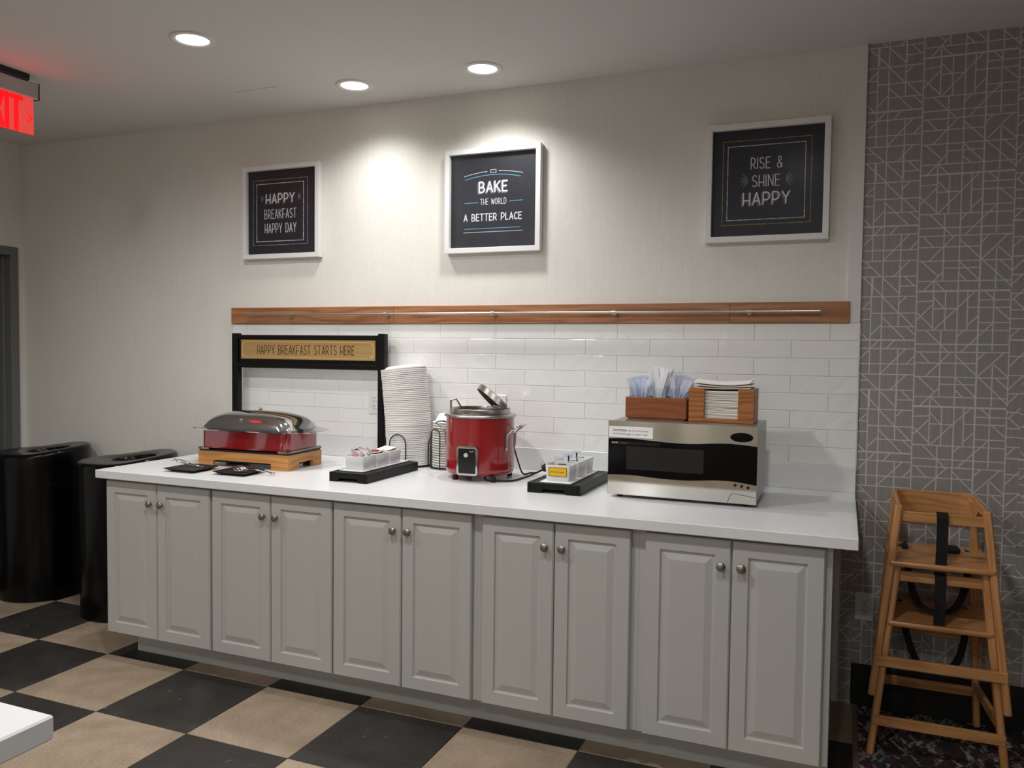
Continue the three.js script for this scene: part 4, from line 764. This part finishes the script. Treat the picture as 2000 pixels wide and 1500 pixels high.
// ================================================================ WASTE BINS
{
  const R = 0.25, y = (x, z) => 0.824 + 0.036 * THREE.MathUtils.smoothstep((x * 0.75 - z * 0.66) / R, -0.35, 1);
  const ringAt = (r, f) => { const p = []; for (let i = 0; i < 64; i++) { const a = -i / 64 * Math.PI * 2, x = r * Math.cos(a), z = r * Math.sin(a); p.push([x, f(x, z), z]); } return p; };
  const oval = (k, f) => { const p = []; for (let i = 0; i < 64; i++) { const a = -i / 64 * Math.PI * 2, x = 0.02 + 0.125 * k * Math.cos(a), z = -0.025 + 0.09 * k * Math.sin(a); p.push([x, f(x, z), z]); } return p; };
  const body = loft([ringAt(0.225, () => 0), ringAt(0.236, () => 0.008), ringAt(0.25, (u, v) => y(u, v) - 0.09), ringAt(0.25, (u, v) => y(u, v) - 0.026), ringAt(0.2485, (u, v) => y(u, v) - 0.016), ringAt(0.243, (u, v) => y(u, v) - 0.007), ringAt(0.233, (u, v) => y(u, v) - 0.0015), ringAt(0.22, (u, v) => y(u, v)), oval(1.2, (u, v) => y(u, v) - 0.004), oval(1.06, (u, v) => y(u, v) - 0.009), oval(1, (u, v) => y(u, v) - 0.024), oval(1, (u, v) => y(u, v) - 0.12)], true, false);
  for (const [x, z, w] of [[-4.335, 0.262, 'in the corner by the grey door'], [-3.625, 0.305, 'next to the cabinet end']]) {
    const t = thing('waste_bin', 'glossy black round waste bin with oval opening, ' + w, 'waste bin', [x, 0, z], 0, 'black waste bins');
    mesh('shell', body, M.bin, t);
    mesh('liner', lathe([[0.0001, 0.3], [0.13, 0.3]], 32), M.binInside, t);
    mesh('seam', new THREE.TorusGeometry(0.2487, 0.0012, 6, 56).rotateX(Math.PI / 2).translate(0, 0.66, 0), M.bin, t);
  }
}

// ================================================================ WHITE TABLE (only a corner shows)
{
  const t = thing('cafe_table', 'white laminate cafe table, only one corner in view', 'table', [-1.874, 0, 2.86]);
  mesh('table_top', span(-0.46, 0.46, 0.693, 0.74, -0.36, 0.36, 0.004), M.laminate, t);
  mesh('column', lathe([[0.0001, 0.02], [0.06, 0.022], [0.04, 0.05], [0.0365, 0.08], [0.0365, 0.66], [0.09, 0.685], [0.09, 0.693]], 28), M.blackPlastic, t);
  mesh('base', lathe([[0.0001, 0], [0.24, 0], [0.245, 0.008], [0.2, 0.018], [0.06, 0.03], [0.0001, 0.03]], 40), M.blackPlastic, t);
}

// ================================================================ STACKED WOODEN HIGH CHAIRS
function highChair(label, dy, strapTurn) {
  const t = thing('high_chair', label, 'high chair', [0.277, dy, 0.235], 0, 'stacked wooden high chairs');
  // front legs: bottom half-width 0.222 at z +0.195, top 0.150 at z +0.135; rear legs: bottom z -0.205, top z -0.165
  const FT = (s, k) => [s * (0.211 - 0.074 * k), 0.68 * k, 0.195 - 0.06 * k], RT = (s, k) => [s * (0.178 - 0.045 * k), 0.68 * k, -0.205 + 0.04 * k];
  for (const s of [-1, 1]) {
    mesh('leg', bar(FT(s, 0), FT(s, 1), 0.024, 0.034, 0.026, 0.04, [1, 0, 0], 0.005), M.oak, t);
    mesh('leg', bar(RT(s, 0), RT(s, 0.985), 0.024, 0.034, 0.026, 0.04, [1, 0, 0], 0.005), M.oak, t);
    // side rails: low runner, seat rail
    for (const [k, h] of [[0.24, 0.034], [0.645, 0.03]]) { const a = FT(s, k), b = RT(s, k); mesh('side_rail', bar([a[0], a[1], a[2] - 0.016], [b[0], b[1], b[2] + 0.016], 0.016, h, 0.016, h, [1, 0, 0], 0.002), M.oak, t); }
  }
  // foot rails front and rear, safety bar
  const cross = (f, k, h, th, dz, ex = 0.01) => { const a = f(-1, k), b = f(1, k); return bar([a[0] + ex, a[1], a[2] + dz], [b[0] - ex, b[1], b[2] + dz], th, h, th, h, [0, 0, 1], 0.002); };
  mesh('foot_rail', cross(FT, 0.19, 0.036, 0.016, 0.016, -0.011), M.oak, t); mesh('rear_rail', cross(RT, 0.2, 0.036, 0.016, 0), M.oak, t);
  mesh('safety_bar', cross(FT, 0.942, 0.036, 0.016, -0.002), M.oak, t);
  mesh('rear_seat_rail', cross(RT, 0.66, 0.03, 0.014, 0), M.oak, t);
  // seat
  const sk = 0.7, fw = 0.211 - 0.074 * sk;
  mesh('seat', metric(loft([rrect(2 * fw + 0.012, 0.35, 0.01, 0.466, 4, 0, 0.0), rrect(2 * fw + 0.018, 0.356, 0.012, 0.47, 4, 0, 0.0), rrect(2 * fw + 0.018, 0.356, 0.012, 0.479, 4, 0, 0.0), rrect(2 * fw + 0.012, 0.35, 0.01, 0.483, 4, 0, 0.0)]), 'x', 0.4, dy), M.oak, t);
  // bentwood surround: back panel with arms running forward to the front posts
  {
    const path = [], hw = 0.136;
    const pts = [[-hw - 0.001, 0.115], [-hw, 0.0], [-hw, -0.1]]; for (let i = 0; i <= 8; i++) { const a = Math.PI + i / 8 * Math.PI / 2; pts.push([-hw + 0.05 + 0.05 * Math.cos(a), -0.135 + 0.05 * Math.sin(a)]); }
    for (let i = 0; i <= 8; i++) { const a = -Math.PI / 2 + i / 8 * Math.PI / 2; pts.push([hw - 0.05 + 0.05 * Math.cos(a), -0.135 + 0.05 * Math.sin(a)]); } pts.push([hw, -0.1], [hw, 0.0], [hw + 0.001, 0.115]);
    const n = pts.length, rings = [];
    pts.forEach(([x, z], i) => {
      const a = pts[Math.max(0, i - 1)], b = pts[Math.min(n - 1, i + 1)], L = Math.hypot(b[0] - a[0], b[1] - a[1]), nx = -(b[1] - a[1]) / L, nz = (b[0] - a[0]) / L, th = 0.0065;
      const back = THREE.MathUtils.smoothstep(-z, -0.02, 0.13), lo = 0.655 - 0.058 * back, hi = 0.683 + 0.006 * back;
      rings.push([[x + nx * th, lo, z + nz * th], [x + nx * th, hi - 0.003, z + nz * th], [x + nx * th * 0.4, hi, z + nz * th * 0.4], [x - nx * th * 0.4, hi, z - nz * th * 0.4], [x - nx * th, hi - 0.003, z - nz * th], [x - nx * th, lo, z - nz * th]]);
    });
    mesh('back_surround', metric(loft(rings), 'x', dy * 3, 0.2), M.oak, t, 'bent wooden back and arm rail');
  }
  // crotch strap from the safety bar to the seat, and lap belts
  const ribbon = (pts, w, along = [1, 0, 0]) => { const c = new THREE.CatmullRomCurve3(pts.map((p) => V(...p))), P = c.getPoints(24), S = V(...along).normalize().multiplyScalar(w / 2), rings = []; P.forEach((p, i) => { const tan = c.getTangent(i / 24), nn = tan.clone().cross(S).normalize().multiplyScalar(0.0011); rings.push([p.clone().sub(S).sub(nn), p.clone().add(S).sub(nn), p.clone().add(S).add(nn), p.clone().sub(S).add(nn)].map((q) => q.toArray())); }); return loft(rings); };
  const sb = FT(1, 0.942);
  mesh('crotch_strap', ribbon([[0.0, 0.62, sb[2] - 0.022], [0.0, 0.652, sb[2] - 0.02], [0.0, 0.664, sb[2] - 0.004], [0.0, 0.658, sb[2] + 0.013], [0.001, 0.62, sb[2] + 0.016], [0.0, 0.54, 0.163], [-0.001, 0.476, 0.162]], 0.036), M.web, t, 'black nylon strap');
  mesh('lap_belt', ribbon([[-0.115, 0.486, -0.1], [-0.105, 0.45 + 0.05 * strapTurn, -0.06], [-0.08, 0.36, 0.02], [-0.05, 0.3, 0.05], [0.0, 0.285, 0.06]], 0.026, [0.8, 0.3, -0.5]), M.web, t, 'black nylon strap');
  mesh('lap_belt', ribbon([[0.115, 0.486, -0.1], [0.11, 0.43, -0.05], [0.085, 0.34, 0.02], [0.05, 0.295, 0.05], [0.005, 0.285, 0.06]], 0.026, [0.8, -0.3, 0.5]), M.web, t, 'black nylon strap');
  if (strapTurn) mesh('buckle', loft([rrect(0.055, 0.04, 0.015, 0.483, 4, 0.055, -0.06), rrect(0.06, 0.046, 0.018, 0.495, 4, 0.055, -0.06), rrect(0.04, 0.03, 0.014, 0.507, 4, 0.055, -0.06)]), M.web, t, 'black buckle lying on the seat');
  return t;
}
highChair('wooden high chair standing on the carpet, the lower one of the stack', 0.004, 0);
highChair('wooden high chair stacked on top of another one', 0.219, 1);

renderer.render(scene, camera);
